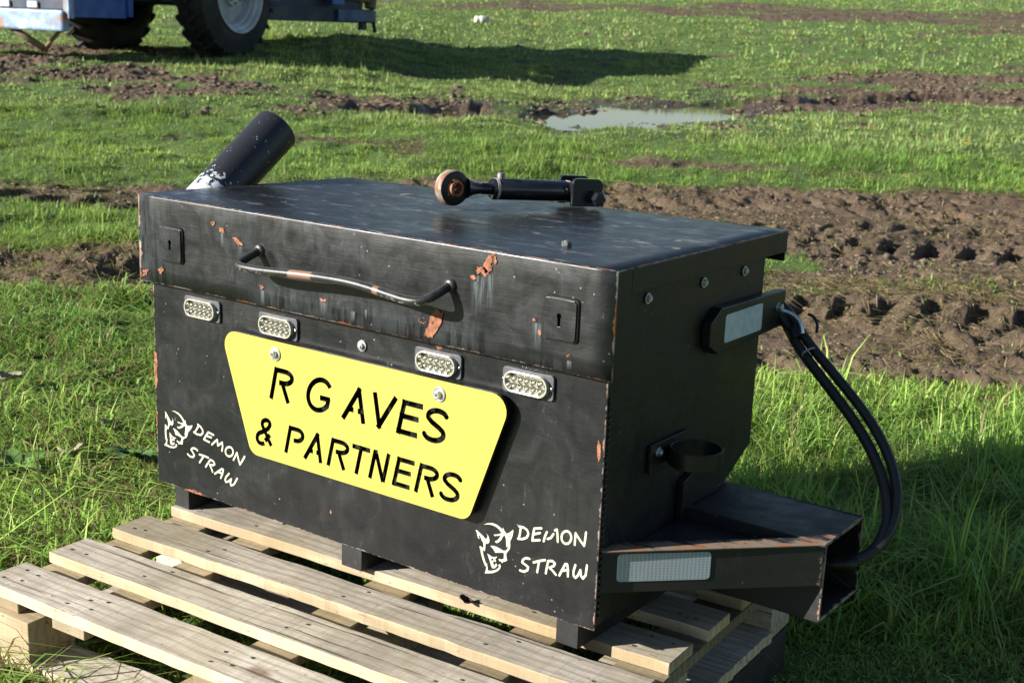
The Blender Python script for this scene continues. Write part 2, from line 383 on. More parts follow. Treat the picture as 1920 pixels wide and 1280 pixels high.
def pudmask(D, S):
    def ell(cs, cD, a, b, ang):
        c, s = math.cos(ang), math.sin(ang); x = (S-cs)*c+(D-cD)*s; y = -(S-cs)*s+(D-cD)*c
        return 1-np.sqrt((x/a)**2+(y/b)**2)
    n = (fbm(S*2.4, D*1.1, 5, 90)-.5)*1.5+.06
    return np.maximum.reduce([ell(1.45, 15.6, 2.3, .95, 1.2), ell(2.6, 17.6, .9, .6, .6), ell(-.35, 13.9, .95, .6, .2), ell(4.2, 18.6, .9, .3, .4), ell(5.6, 19.4, .6, .25, .3)])*.75+n-.02
LUG = [  # centre D at S=0, slope, half length, pitch, skew, phase, depth
    (8.98, .01, .17, .222, .9, .00, .055), (7.72, -.03, .19, .222, -.9, .11, .06),
    (5.98, -.12, .19, .19, -.7, .05, .06), (4.86, -.0, .17, .20, .6, .03, .06), (9.55, .0, .12, .222, .9, .1, .03), (8.35, .0, .12, .222, -.9, .05, .025), (5.4, -.05, .12, .2, .8, .1, .03)]
def height(D, S, mud=None):
    if mud is None: mud = mudmask(D, S)
    z = g0(D, S)
    z = z+(fbm(S*.9, D*.9, 3, 21)-.5)*.05*ss((D-2)/3)+(fbm(S*5, D*5, 3, 22)-.5)*.018+(fbm(S*2.6, D*2.6, 4, 24)-.5)*.13*np.maximum(ss((-S-.4)/.8), ss((D-6.5)/3)*.75)*ss((D-2.6)/1.5)*ss((60-D)/30)
    cl = np.abs(fbm(S*6, D*6, 4, 33)-.5)*2; cl2 = fbm(S*17, D*17, 3, 34)-.5; big = fbm(S*1.7, D*3.0, 3, 35)-.5
    far = ss((D-10)/4)
    rough = .35+.75*ss((fbm(S*.7, D*1.5, 3, 77)-.42)*5)+far*.5
    z = z-mud*.035+mud*(fbm(S*22, D*22, 2, 37)-.5)*.016+mud*rough*((.5-cl)*.06+cl2*.045+(.5-np.abs(fbm(S*13, D*13, 2, 36)-.5)*2.4)*.022+big*.06*(.6+far))
    for D0, sl, hl, pt, sk, ph, dep in LUG:
        dd = D-(D0+sl*(S-1.5)); q = (S+sk*dd*.55)/pt+ph+(vn(S*1.3, D*0+D0, 70)-.5)*.5; fr = q-np.floor(q)
        e = np.exp(-(dd/hl)**4)*mud*(.35+.9*ss((vn(S*2.1, D*0+D0*3, 71)-.12)*2.2))
        pit = np.clip(fr/.07, 0, 1)*np.clip(1-(fr-.07)/(.5+.2*vn(S*3, D*3, 72)), 0, 1)**.8; z = z-e*pit*dep*.9*(.6+.8*fbm(S*9, D*9, 2, 73))+e*(1-pit)*.014
    # smooth wheel ridge between lug rows
    p = pudmask(D, S); k = ss(p*3.5+.75)
    z = z*(1-k)+(ZW-.05*np.clip(p, 0, 1)*2+(1-k)*.0+(fbm(S*5, D*5, 3, 95)-.5)*.05*(1-ss(p*3)))*k
    return z
# polar grid about the camera's foot point
rad = np.concatenate([np.geomspace(.3, 3.6, 170, endpoint=False), np.geomspace(3.6, 18, 470, endpoint=False), np.geomspace(18, 60, 200, endpoint=False), np.geomspace(60, 400, 60)])
th = np.concatenate([np.linspace(-180, -30, 130, endpoint=False), np.linspace(-30, 30, 820, endpoint=False), np.linspace(30, 180, 130, endpoint=False)])
thr = np.radians(th); RR, TT = np.meshgrid(rad, thr, indexing='ij')
Dg = RR*np.cos(TT); Sg = RR*np.sin(TT)
Dc = np.maximum(Dg, -5.)
mud = mudmask(Dg, Sg)*(Dg > 0); Z = height(Dg, Sg, mud)
Xg, Yg = XY(Dg, Sg)
nr, nth = Dg.shape
V = np.stack([Xg, Yg, Z], -1).reshape(-1, 3)
x0, y0 = XY(0, 0)
V = np.vstack([V, [[x0, y0, -.22]]])
i = np.arange(nr-1)[:, None]; j = np.arange(nth)[None, :]; j2 = (j+1) % nth
quads = np.stack([i*nth+j, (i+1)*nth+j, (i+1)*nth+j2, i*nth+j2], -1).reshape(-1, 4)
def np_mesh(name, V, loops, starts, totals):
    me = bpy.data.meshes.new(name); me.vertices.add(len(V)); me.vertices.foreach_set('co', V.astype(np.float32).ravel())
    me.loops.add(len(loops)); me.loops.foreach_set('vertex_index', loops.astype(np.int32))
    me.polygons.add(len(starts)); me.polygons.foreach_set('loop_start', starts.astype(np.int32)); me.polygons.foreach_set('loop_total', totals.astype(np.int32))
    me.update(calc_edges=True); me.validate(); return me
tri = np.stack([np.full(nth, nr*nth), np.arange(nth), (np.arange(nth)+1) % nth], -1)
loops = np.concatenate([quads.ravel(), tri.ravel()]); tot = np.concatenate([np.full(len(quads), 4), np.full(len(tri), 3)]); st = np.concatenate([[0], np.cumsum(tot)[:-1]])
me = np_mesh("ground", V, loops, st, tot); me.polygons.foreach_set('use_smooth', np.ones(len(tot), bool))
a = me.attributes.new('mud', 'FLOAT', 'POINT'); a.data.foreach_set('value', np.append(mud.ravel(), 0).astype(np.float32))
wet = ss(pudmask(Dg, Sg)*2+1.3)*.9+.25*ss((fbm(Sg*1.5, Dg*1.5, 3, 55)-.5)*6)*mud
a = me.attributes.new('wet', 'FLOAT', 'POINT'); a.data.foreach_set('value', np.append(np.clip(wet, 0, 1).ravel(), 0).astype(np.float32))
m, nt, b = newmat("mud_and_turf"); g = N(nt); c = g.coord()
at = g.n('ShaderNodeAttribute'); at.attribute_name = 'mud'; aw = g.n('ShaderNodeAttribute'); aw.attribute_name = 'wet'
n1 = g.noise(c, 3.5, 6, .65); n2 = g.noise(c, 30, 6, .7); n3 = g.noise(c, 140, 3, .6)
mudc = g.mix(g.mr(n1, .35, .65), (.056, .036, .022), (.145, .098, .060)); mudc = g.mix(g.math('MULTIPLY', g.mr(n2, .4, .75), .6), mudc, (.165, .122, .088))
mudc = g.mix(g.math('MULTIPLY', g.mr(n3, .6, .7), .3), mudc, (.25, .19, .11))
turf = g.mix(g.mr(n2, .35, .65), (.050, .088, .018), (.115, .19, .040)); turf = g.mix(g.mr(n1, .55, .75), turf, (.085, .085, .035))
k = g.mr(g.math('ADD', at.outputs['Fac'], g.mr(n2, .3, .7, -.25, .25)), .3, .6)
col = g.mix(k, turf, mudc); col = g.mix(g.math('MULTIPLY', aw.outputs['Fac'], .55), col, (.05, .036, .024))
g.link(col, b.inputs['Base Color']); g.link(g.mr(aw.outputs['Fac'], 0, 1, .9, .28), b.inputs['Roughness']); b.inputs['Specular IOR Level'].default_value = .35
g.link(g.bump(g.math('ADD', n2, g.math('MULTIPLY', n3, .3)), .9, .03), b.inputs['Normal'])
me.materials.append(m)
ground = bpy.data.objects.new("ground", me); COL.objects.link(ground); tag(ground, kind='structure')

# puddle water: one level sheet in the rut
m, nt, b = newmat("muddy_water"); g = N(nt); c = g.coord()
b.inputs['Base Color'].default_value = (.07, .052, .034, 1); b.inputs['Roughness'].default_value = .04; b.inputs['IOR'].default_value = 1.33; b.inputs['Specular IOR Level'].default_value = .5
g.link(g.bump(g.noise(c, 9, 3, .5), .03, .004), b.inputs['Normal'])
pts = [(-1.3, 12.8), (.0, 12.8), (1.4, 12.8), (2.6, 14.2), (4.2, 17.0), (7.2, 18.6), (7.2, 20.4), (4.0, 20), (1.5, 19), (0, 17), (-1.3, 15)]
mb = MB(); mb.add([(*XY(D, S), ZW) for S, D in pts], [list(range(len(pts)))])
o = mb.build("puddle", m); tag(o, kind='structure')

# ------------------------------------------------------------------ grass
def blades(n, r0, r1, hmean, wmean, seed, tri_only, dens=None):
    R = np.random.default_rng(seed)
    r = np.sqrt(R.uniform(r0*r0, r1*r1, n)); t = np.radians(R.uniform(-29, 29, n) if r0 < 12 else R.uniform(-30, 30, n)); D = r*np.cos(t); S = r*np.sin(t)
    # tuft clumping
    k = R.random(n) < .5; cs = .09*np.maximum(D, 5)/6
    D = np.where(k, (np.floor(D/cs)+.5+(_h(np.floor(D/cs), np.floor(S/cs), 5)-.5))*cs+R.normal(0, 1, n)*cs*.22, D)
    S = np.where(k, (np.floor(S/cs)+.5+(_h(np.floor(S/cs), np.floor(D/cs), 6)-.5))*cs+R.normal(0, 1, n)*cs*.22, S)
    m = mudmask(D, S); x, y = XY(D, S)
    gdens = fbm(S*1.9, D*1.9, 3, 200); left = ss((-S-.2)/.8)*ss((7-D)/2)
    keep = R.random(n) < (np.clip(1.12-m*1.22, .02, 1)*np.clip(.8+1.1*(gdens-.3)*2, .5, 1)*(1-.25*left))
    keep &= pudmask(D, S) < -.02
    D, S, m, x, y = D[keep], S[keep], m[keep], x[keep], y[keep]; n = len(D); gd = gdens[keep]; left = left[keep]
    z = height(D, S, m)-.006
    lush = ss((fbm(S*.8, D*.8, 3, 210)-.35)*3)
    tuft = fbm(S*5.5, D*5.5, 2, 230); h = hmean*np.exp(R.normal(0, .36, n))*(.6+.6*lush)*(.7+.65*ss((tuft-.3)*2.6))*(1-.45*m)*(1+.25*left)
    fgd = ss((2.75-D)/.25)*ss((S-.2)/.2); h = h*(1-.75*fgd); nearR = ss((S+.1)/.5)*ss((6-D)/2); h = h*(1+.25*nearR)
    und = (x > .02) & (x < 1.22) & (y > -.48) & (y < .6); h = np.where(und & (R.random(n) < .75), .004, h); inb = (x > -.0) & (x < 1.3) & (y > -.55) & (y < .62); h = np.where(inb, np.minimum(h, .028), h)
    az = R.uniform(0, 2*np.pi, n); lean = np.abs(R.normal(.95, .6, n))*h*(1+.4*(D > 6))*(1+.6*left)
    lx, ly = np.cos(az)*lean, np.sin(az)*lean; fa = az+R.uniform(.8, 2.3, n)
    wd = wmean*R.uniform(.6, 1.35, n)/2; wx, wy = np.cos(fa)*wd, np.sin(fa)*wd
    B = np.stack([x, y, z], -1); W = np.stack([wx, wy, 0*wx], -1)
    mid = B+np.stack([lx*.33, ly*.33, h*.58], -1); tip = B+np.stack([lx, ly, h*np.clip(1-.45*(lean/h)**2, .25, 1)], -1)
    # colour
    hue = R.random(n); pat = fbm(S*1.1+5, D*1.1, 3, 220); dead = R.random(n) < (.05+.34*m+.14*left+.08*(pat > .62))
    c1 = np.array([.110, .230, .044]); c2 = np.array([.28, .43, .085]); c3 = np.array([.36, .36, .12])
    f = np.clip(.5*hue+1.4*(pat-.33), 0, 1)[:, None]; C = c1*(1-f)+c2*f; C = C*(.85+.35*ss((tuft-.3)*2.6))[:, None]; q = (R.random(n) < .22)[:, None]; C = np.where(q, C*.4+c3*.6, C)
    dk = (R.random(n)*.9+.1)[:, None]; C = np.where(dead[:, None], np.array([.30, .23, .12])*dk*.7+np.array([.16, .10, .05])*(1-dk), C)
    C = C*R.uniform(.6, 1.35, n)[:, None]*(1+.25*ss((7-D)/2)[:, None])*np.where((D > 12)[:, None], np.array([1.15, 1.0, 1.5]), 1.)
    if tri_only: Vv = np.stack([B-W, B+W, tip], 1); vc = 3
    else: Vv = np.stack([B-W, B+W, mid+W*.8, mid-W*.8, tip], 1); vc = 5
    return Vv.reshape(-1, 3), np.repeat(C, vc, 0), n, vc
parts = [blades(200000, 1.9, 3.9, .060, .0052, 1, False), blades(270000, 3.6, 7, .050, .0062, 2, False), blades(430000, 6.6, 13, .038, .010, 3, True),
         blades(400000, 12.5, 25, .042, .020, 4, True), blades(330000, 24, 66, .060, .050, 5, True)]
def litter(n, r0, r1, L, wd, seed):
    R = np.random.default_rng(seed); r = np.sqrt(R.uniform(r0*r0, r1*r1, n)); t = np.radians(R.uniform(-26, 26, n)); D = r*np.cos(t); S = r*np.sin(t)
    m = mudmask(D, S); cl = fbm(S*1.7, D*1.7, 3, 311); keep = (m > .15) & (R.random(n) < .15+2.2*(cl-.4)) & (pudmask(D, S) < -.05); D, S, m = D[keep], S[keep], m[keep]; n = len(D)
    a_ = R.uniform(0, 6.28, n); l_ = L*np.exp(R.normal(0, .4, n)); p = []
    for s_ in (-.5, .5):
        d_, q_ = D+np.sin(a_)*l_*s_, S+np.cos(a_)*l_*s_; x, y = XY(d_, q_); p.append(np.stack([x, y, height(d_, q_)+.006+R.uniform(0, .012, n)], -1))
    w_ = wd/2; W = np.stack([-np.sin(a_)*w_, np.cos(a_)*w_, np.full(n, w_*.5)], -1)
    V_ = np.stack([p[0]-W, p[0]+W, p[1]], 1).reshape(-1, 3); C = np.array([.34, .26, .14])*R.uniform(.3, 1.2, n)[:, None]
    return V_, np.repeat(C, 3, 0), n, 3
parts += [litter(45000, 4.2, 7, .06, .0045, 41), litter(30000, 6.5, 11, .07, .006, 42)]
Vs, Cs, Ls, Ts = [], [], [], []; off = 0
for v, cc, n, vc in parts:
    base = off+np.arange(n)*vc
    if vc == 3: Ls.append(np.stack([base, base+1, base+2], -1).ravel()); Ts.append(np.full(n, 3))
    else: Ls.append(np.stack([base, base+1, base+2, base+3, base+3, base+2, base+4], -1).ravel()); Ts.append(np.tile([4, 3], n))
    Vs.append(v); Cs.append(cc); off += len(v)
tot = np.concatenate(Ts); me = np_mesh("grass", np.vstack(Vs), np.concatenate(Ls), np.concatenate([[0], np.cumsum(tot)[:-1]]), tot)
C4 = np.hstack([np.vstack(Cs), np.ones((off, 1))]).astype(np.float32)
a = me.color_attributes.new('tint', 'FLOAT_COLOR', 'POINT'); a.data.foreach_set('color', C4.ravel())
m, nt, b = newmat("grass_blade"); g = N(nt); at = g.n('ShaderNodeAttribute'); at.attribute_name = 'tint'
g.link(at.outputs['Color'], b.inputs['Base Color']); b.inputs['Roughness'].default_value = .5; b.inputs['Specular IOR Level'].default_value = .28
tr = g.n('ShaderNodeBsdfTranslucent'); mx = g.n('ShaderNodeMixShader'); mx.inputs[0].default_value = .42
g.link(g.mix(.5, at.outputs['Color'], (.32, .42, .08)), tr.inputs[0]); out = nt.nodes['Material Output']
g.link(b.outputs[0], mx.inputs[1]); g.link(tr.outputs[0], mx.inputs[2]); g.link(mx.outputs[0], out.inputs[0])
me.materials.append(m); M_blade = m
grass = bpy.data.objects.new("grass", me); COL.objects.link(grass)
tag(grass, 'green pasture grass with dead straw growing over the muddy field', 'grass', kind='stuff')

# loose crumbs and clods of mud along the ruts
def clods(n, r0, r1, size, seed):
    R = np.random.default_rng(seed); r = np.sqrt(R.uniform(r0*r0, r1*r1, n)); t = np.radians(R.uniform(-26, 26, n)); D = r*np.cos(t); S = r*np.sin(t)
    m = mudmask(D, S); cl = fbm(S*2.3, D*2.3, 3, 301); keep = (m > .45) & (R.random(n) < .25+1.6*(cl-.35)) & (pudmask(D, S) < .12); D, S, m = D[keep], S[keep], m[keep]; n = len(D)
    x, y = XY(D, S); z = height(D, S, m); sz = size*np.exp(R.normal(0, .5, n)); sz = np.minimum(sz, size*2.6)
    ph = (1+5**.5)/2; ico = np.array([(-1,ph,0),(1,ph,0),(-1,-ph,0),(1,-ph,0),(0,-1,ph),(0,1,ph),(0,-1,-ph),(0,1,-ph),(ph,0,-1),(ph,0,1),(-ph,0,-1),(-ph,0,1)])/1.9
    fc = np.array([(0,11,5),(0,5,1),(0,1,7),(0,7,10),(0,10,11),(1,5,9),(5,11,4),(11,10,2),(10,7,6),(7,1,8),(3,9,4),(3,4,2),(3,2,6),(3,6,8),(3,8,9),(4,9,5),(2,4,11),(6,2,10),(8,6,7),(9,8,1)])
    a_ = R.uniform(0, 6.28, n); ca, sa = np.cos(a_), np.sin(a_); P = ico[None]*R.uniform(.6, 1.3, (n, 12, 1))*np.stack([R.uniform(.8, 1.7, n), R.uniform(.7, 1.1, n), R.uniform(.35, .7, n)], -1)[:, None]
    X_ = P[..., 0]*ca[:, None]-P[..., 1]*sa[:, None]; Y_ = P[..., 0]*sa[:, None]+P[..., 1]*ca[:, None]
    V_ = np.stack([X_*sz[:, None]+x[:, None], Y_*sz[:, None]+y[:, None], P[..., 2]*sz[:, None]+z[:, None]+.1*sz[:, None]], -1)
    return V_.reshape(-1, 3), (fc[None]+12*np.arange(n)[:, None, None]).reshape(-1, 3)
cs = [clods(12000, 4, 8, .007, 1), clods(12000, 7, 10.5, .009, 2), clods(34000, 12, 24, .020, 3)]; Vc = []; Fc = []; o_ = 0
for v_, f_ in cs: Vc.append(v_); Fc.append(f_+o_); o_ += len(v_)
Fc = np.vstack(Fc); me = np_mesh("mud_clods", np.vstack(Vc), Fc.ravel(), np.arange(len(Fc))*3, np.full(len(Fc), 3))
m, nt, b = newmat("mud_clod"); g = N(nt); g.link(g.mix(g.mr(g.noise(g.coord(), 12, 5, .7), .3, .7), (.06, .042, .028), (.17, .12, .08)), b.inputs['Base Color']); b.inputs['Roughness'].default_value = .85
me.materials.append(m); o = bpy.data.objects.new("mud_clods", me); COL.objects.link(o); tag(o, 'brown crumbs and clods of churned mud along the tyre ruts', 'mud clods', kind='stuff')

# ------------------------------------------------------------------ the steel weight box
H, LH, OV, DX, TF, DB = .611, .1767, .0177, .0173, .042, .5554; Wd = 1.1; LD = .604
B_ = empty("steel_toolbox", (0, 0, 0), label='black steel toolbox with yellow sign and hinged lid standing on the pallet', cat='toolbox')
# body
mb = MB(); prof = [(.004, .004), (.443, .004), (.443, .133), (DB, .193), (DB, .578), (.004, .578)]
mb.prism(prof, lambda u, v, t: (t, u, v), .003, Wd-.003)
mb.build("body", M_body, B_, bevel=.0015)
mb = MB(); nx = 24
# slightly wavy front sheet
for k in range(nx):
    a0, a1 = Wd*k/nx, Wd*(k+1)/nx
mb.box((0, 0, 0), (Wd, .0035, .575)); mb.build("front_panel", M_front, B_, bevel=.0012)
# feet
for x0, x1 in ((.049, .092), (.527, .579), (1.022, 1.067)):
    mb = MB(); y1 = .43; t = .004
    mb.box((x0, .006, -.0452), (x0+t, y1, -.0005)); mb.box((x1-t, .006, -.0452), (x1, y1, -.0005)); mb.box((x0+t, .006, -.0452), (x1-t, y1, -.0412))
    mb.box((x0+.0005, .0045, -.045), (x1-.0005, .006, -.001)); mb.build("foot", M_arm, B_, bevel=.001)
# side bolts, with washer
def bolt(parent, p, d, rw, rh, th=.006, name="bolt", mat=None, head='hex', rust=False):
    X = axis(p, d); mb = MB()
    mb.lathe([(0, .0), (rw, 0), (rw, .0022), (0, .0022)], X, 20)
    if head == 'hex':
        hx = [(rh*math.cos(math.radians(60*k+10)), rh*math.sin(math.radians(60*k+10))) for k in range(6)]
        mb.prism(hx, lambda u, v, t: X @ Vector((u, v, t)), .0022, .0022+th); mb.lathe([(rh*.55, .0022+th), (rh*.5, .004+th), (0, .004+th)], X, 10)
    else:
        mb.lathe([(rh, .0022), (rh, .0022+th*.6), (rh*.8, .0022+th), (rh*.45, .0022+th), (rh*.42, .0022+th*.3), (0, .0022+th*.3)], X, 18)
    return mb.build(name, mat or M_zinc, parent, bevel=.0003)
for y in (.111, .305, .464): bolt(B_, (1.0985, y, .547), (1, 0, 0), .0095, .0065, .004)
bolt(B_, (.579, -.0005, .396), (0, -1, 0), .0105, .0062, .005)
# weld beads down the front right corner of the body side
mb = MB(); random.seed(3)
for z in np.arange(.02, .40, .011): mb.lathe([(0, .003), (.004, .0015), (.0055, -.002)], axis((1.0985+.0005, .012+random.uniform(-.002, .002), z), (1, 0, 0)), 8)
mb.build("weld_seam", M_body, B_)

# lid
Lid = MB()
def dz(x, y): return -.011*(1-min(max(x, 0), Wd)/Wd)*max(0, y)/LD-.0035*math.sin(math.pi*min(max(x/Wd, 0), 1))*math.sin(math.pi*min(max(y/LD, 0), 1))
x0, x1, t = -DX, Wd+DX, .003; nx, ny = 26, 14
R0 = .004
prof = [(-OV, H-LH)]+[(-OV+R0*(1-math.sin(q)), H-R0+R0*(1-math.cos(math.pi/2-q)) if 0 else H-R0+R0*math.cos(q)) for q in [math.pi/2*(1-k/4) for k in range(5)]]
# outer skin grid: front lip + top, in x
ys = [('f', z) for z in np.linspace(H-LH, H-R0, 6)]
rows = [(-OV, z) for z in np.linspace(H-LH, H-R0, 7)]+[(-OV+R0*(1-math.cos(q)), H-R0+R0*math.sin(q)) for q in (math.pi/8, math.pi/4, 3*math.pi/8)]+[(y, H) for y in np.linspace(-OV+R0, LD, ny)]
V = []; F = []; mi = []
for (y, z) in rows:
    for k in range(nx+1):
        x = x0+(x1-x0)*k/nx
        wob = .0012*math.sin(x*9)*max(0, (H-.02-z))/LH if y <= -OV+1e-9 else 0
        V.append((x, y+wob, z+(dz(x, y) if z > H-.006 else 0)))
for r in range(len(rows)-1):
    for k in range(nx): F.append((r*(nx+1)+k, r*(nx+1)+k+1, (r+1)*(nx+1)+k+1, (r+1)*(nx+1)+k)); mi.append(0 if r < 9 else 1)
mbl = MB(); mbl.v = V; mbl.f = F; mbl.m = mi; mbl.sm = [True]*len(F)
lid = mbl.build("lid", [M_lid, M_lidtop, M_rust, M_streak], B_)
sol = lid.modifiers.new("sheet", 'SOLIDIFY'); sol.thickness = .003; sol.offset = -1
# side flanges and corner returns of the lid
for sx, xo in ((1, x1), (-1, x0)):
    mb = MB(); xa, xb = (xo-t, xo-.0002) if sx > 0 else (xo+.0002, xo+t)
    n = 8
    for k in range(n):
        ya = .028+(LD-.028)*k/n; yb = .028+(LD-.028)*(k+1)/n; za, zb = H-.0032+dz(xo, ya), H-.0032+dz(xo, yb)
        Vb = [(xa, ya, za-TF+.003), (xb, ya, za-TF+.003), (xb, yb, zb-TF+.003), (xa, yb, zb-TF+.003), (xa, ya, za), (xb, ya, za), (xb, yb, zb), (xa, yb, zb)]
        mb.add(Vb, [(0, 3, 2, 1), (4, 5, 6, 7), (1, 2, 6, 5), (3, 0, 4, 7)]+([(0, 1, 5, 4)] if k == 0 else [])+([(2, 3, 7, 6)] if k == n-1 else []))
    mb.prism([(-OV+.0032, H-LH+.001), (.041, H-LH+.001), (.041, H-TF-.02), (.027, H-TF+.001), (.027, H-.0035), (-OV+.0032, H-.0035)], lambda u, v, q: (q, u, v), xa, xb)
    mb.build("side_flange", M_body, lid, bevel=.0006)
mb = MB(); mb.box((x0+t, LD-.003, H-.06), (x1-t, LD-.0003, H-.018)); mb.build("rear_flange", M_body, lid)
# rust patches & streaks: thin flakes in the lid front plane, separate mesh data joined as a decal part
def rough_poly(pts, amp, sub=4, seed=0):
    r = random.Random(seed); out = []
    for i in range(len(pts)):
        a = Vector(pts[i]); b2 = Vector(pts[(i+1) % len(pts)])
        for k in range(sub): p = a.lerp(b2, k/sub); out.append((p.x+r.uniform(-amp, amp), p.y+r.uniform(-amp, amp)))
    return out
rust = [[(.858,.582),(.868,.601),(.884,.608),(.887,.591),(.873,.575),(.866,.572)],[(.848,.580),(.862,.583),(.872,.574),(.866,.567),(.855,.572),(.846,.567)],[(.842,.557),(.833,.561),(.836,.567),(.848,.563)],
 [(.737,.446),(.746,.464),(.751,.484),(.762,.495),(.778,.493),(.775,.474),(.764,.458),(.757,.445)],[(.725,.472),(.736,.477),(.744,.473),(.737,.467),(.727,.468)],[(.26,.555),(.272,.558),(.289,.547),(.276,.542)],
 [(.2,.58),(.211,.58),(.212,.572),(.202,.573)],[(.223,.572),(.236,.572),(.238,.563),(.226,.562)],[(.333,.474),(.343,.477),(.347,.471),(.339,.466)],[(.49,.472),(.506,.474),(.507,.469),(.494,.469)],
 [(.963,.514),(.97,.51),(.969,.507),(.962,.511)],[(.974,.497),(.981,.494),(.98,.487),(.974,.49)],[(-.006,.456),(.013,.459),(.006,.448),(-.007,.443)],[(.04,.462),(.052,.472),(.058,.465),(.05,.455)],[(.108,.508),(.114,.507),(.112,.502)],[(1.03,.462),(1.038,.465),(1.036,.455)]]
for i, p in enumerate(rust):
    mb = MB(); region_mesh(mb, [rough_poly(p, .0017, 5, i)], [], lambda u, v, t: (u, t, v), -OV-.0016, -OV-.0011); mb.build("rust_patch", M_rust, lid)
for i, p in enumerate([[(-.001,.285),(.006,.282),(.009,.262),(.006,.24),(.008,.222),(.004,.205),(-.001,.20)],[(.085,0),(.10,.004),(.118,.006),(.135,.004),(.142,0)],[(.50,.06),(.504,.063),(.507,.058),(.503,.053)],[(.74,.436),(.762,.436),(.765,.426),(.755,.42)],[(.002,.16),(.006,.15),(.003,.12),(0,.12)],[(1.088,.33),(1.093,.32),(1.094,.30),(1.09,.29),(1.087,.31)]]):
    mb = MB(); region_mesh(mb, [rough_poly(p, .0012, 5, i+50)], [], lambda u, v, t: (u, t, v), -.0008, -.0003); mb.build("rust_patch", M_rust, B_)
def strk(xa, xb, zt, zb, y=-OV-.0014):
    k = 8; V = []; fade = []
    for r in range(k+1):
        z = zt+(zb-zt)*r/k
        for c in range(5): V.append((xa+(xb-xa)*c/4, y, z)); fade.append((1-r/k)**1.2*(.2 if c in (0, 4) else 1)*(.6 if r == 0 else 1))
    me = bpy.data.meshes.new("water_streak"); me.from_pydata(V, [], [(r*5+c, r*5+c+1, (r+1)*5+c+1, (r+1)*5+c) for r in range(k) for c in range(4)]); me.materials.append(M_streak)
    at_ = me.attributes.new('fade', 'FLOAT', 'POINT'); at_.data.foreach_set('value', fade)
    o = bpy.data.objects.new("water_streak", me); COL.objects.link(o); o.parent = lid
for s_ in ((.836, .852, .556, .49), (.862, .885, .572, .51), (.846, .866, .566, .50), (.335, .347, .466, .435), (.274, .288, .542, .515), (.226, .238, .562, .53), (.963, .984, .506, .46), (.49, .508, .468, .44), (1.032, 1.042, .455, .44), (.60, .606, .47, .45), (.565, .578, .462, .44)): strk(*s_)
# lid bolt on top
bolt(lid, (.926, .127, H-.001+dz(.926, .127)), (0, 0, 1), .009, .0095, .006, mat=plain('dull_zinc', (.11, .115, .115), .65, .2, .3, 150))
# key hole plates
for cx in (.084, 1.017):
    cz = .520; hw, hh = .0315, .033; mb = MB()
    kh = [(cx+x, cz+.0+z) for x, z in arc(0, .005, .0045, .0045, -50, 230, 12)]
    kh = kh+[(cx-.0026, cz-.012), (cx+.0026, cz-.012)]
    pl = rough_poly(rrect(cx-hw, cz-hh, cx+hw, cz+hh, .006, 4), .0007, 2, int(cx*10))
    region_mesh(mb, [pl], [kh], lambda u, v, t: (u, t, v), -OV-.0065, -OV-.0007, 0, 0)
    kp = mb.build("keyhole_plate", M_lid, lid, bevel=.0012)
    mb = MB(); mb.tube([(a_, -OV-.0012, c_) for a_, c_ in rrect(cx-hw-.001, cz-hh-.001, cx+hw+.001, cz+hh+.001, .006, 5)], .0028, 6, closed=True); mb.build("weld_seam", M_lid, kp)
# handle: bent round bar
hp = [(.333, -OV+.002, .541), (.331, -OV-.020, .533), (.328, -OV-.038, .525), (.329, -OV-.050, .520), (.338, -OV-.056, .5185), (.352, -OV-.058, .518), (.39, -OV-.058, .518), (.434, -OV-.057, .5205), (.50, -OV-.055, .5245), (.566, -OV-.054, .527),
      (.616, -OV-.053, .527), (.665, -OV-.054, .5235), (.713, -OV-.056, .5185), (.745, -OV-.057, .516), (.768, -OV-.053, .517), (.779, -OV-.042, .522), (.787, -OV-.022, .532), (.791, -OV+.002, .541)]
def smooth_path(P, it=2):
    P = [Vector(p) for p in P]
    for _ in range(it):
        Q = [P[0]]
        for a_, b_ in zip(P[:-1], P[1:]): Q += [a_*.75+b_*.25, a_*.25+b_*.75]
        P = Q+[P[-1]]
    return P
hpp = smooth_path(hp)
m, nt, b = newmat("worn_handle_steel"); g = N(nt); c = g.coord(); xyz = g.sep(c)
rm = g.math('MULTIPLY', g.mr(xyz[0], .468, .471), g.mr(xyz[0], .524, .526, 1, 0)); rm2 = g.math('MULTIPLY', g.mr(xyz[0], .668, .671), g.mr(xyz[0], .680, .683, 1, 0))
nn = g.noise(c, 130, 4, .7); ch = g.math('MULTIPLY', g.mr(nn, .55, .6), g.mr(xyz[2], .512, .519, 1, 0))
col = g.mix(g.mr(g.noise(c, 40, 4), .35, .65), (.012, .012, .014), (.035, .035, .037)); col = g.mix(ch, col, (.42, .40, .36)); col = g.mix(g.math('MAXIMUM', rm, rm2), col, (.23, .135, .095))
g.link(col, b.inputs['Base Color']); b.inputs['Roughness'].default_value = .42; b.inputs['Metallic'].default_value = .1; g.link(g.bump(nn, .2, .002), b.inputs['Normal'])
mb = MB(); mb.tube(hpp, .0078, 14)
for p in (hp[0], hp[-1]): mb.lathe([(.013, -.001), (.012, .003), (.008, .006), (0, .006)], axis((p[0], -OV-.0005, p[2]), (0, -1, 0)), 14)
mb.build("handle", m, lid)

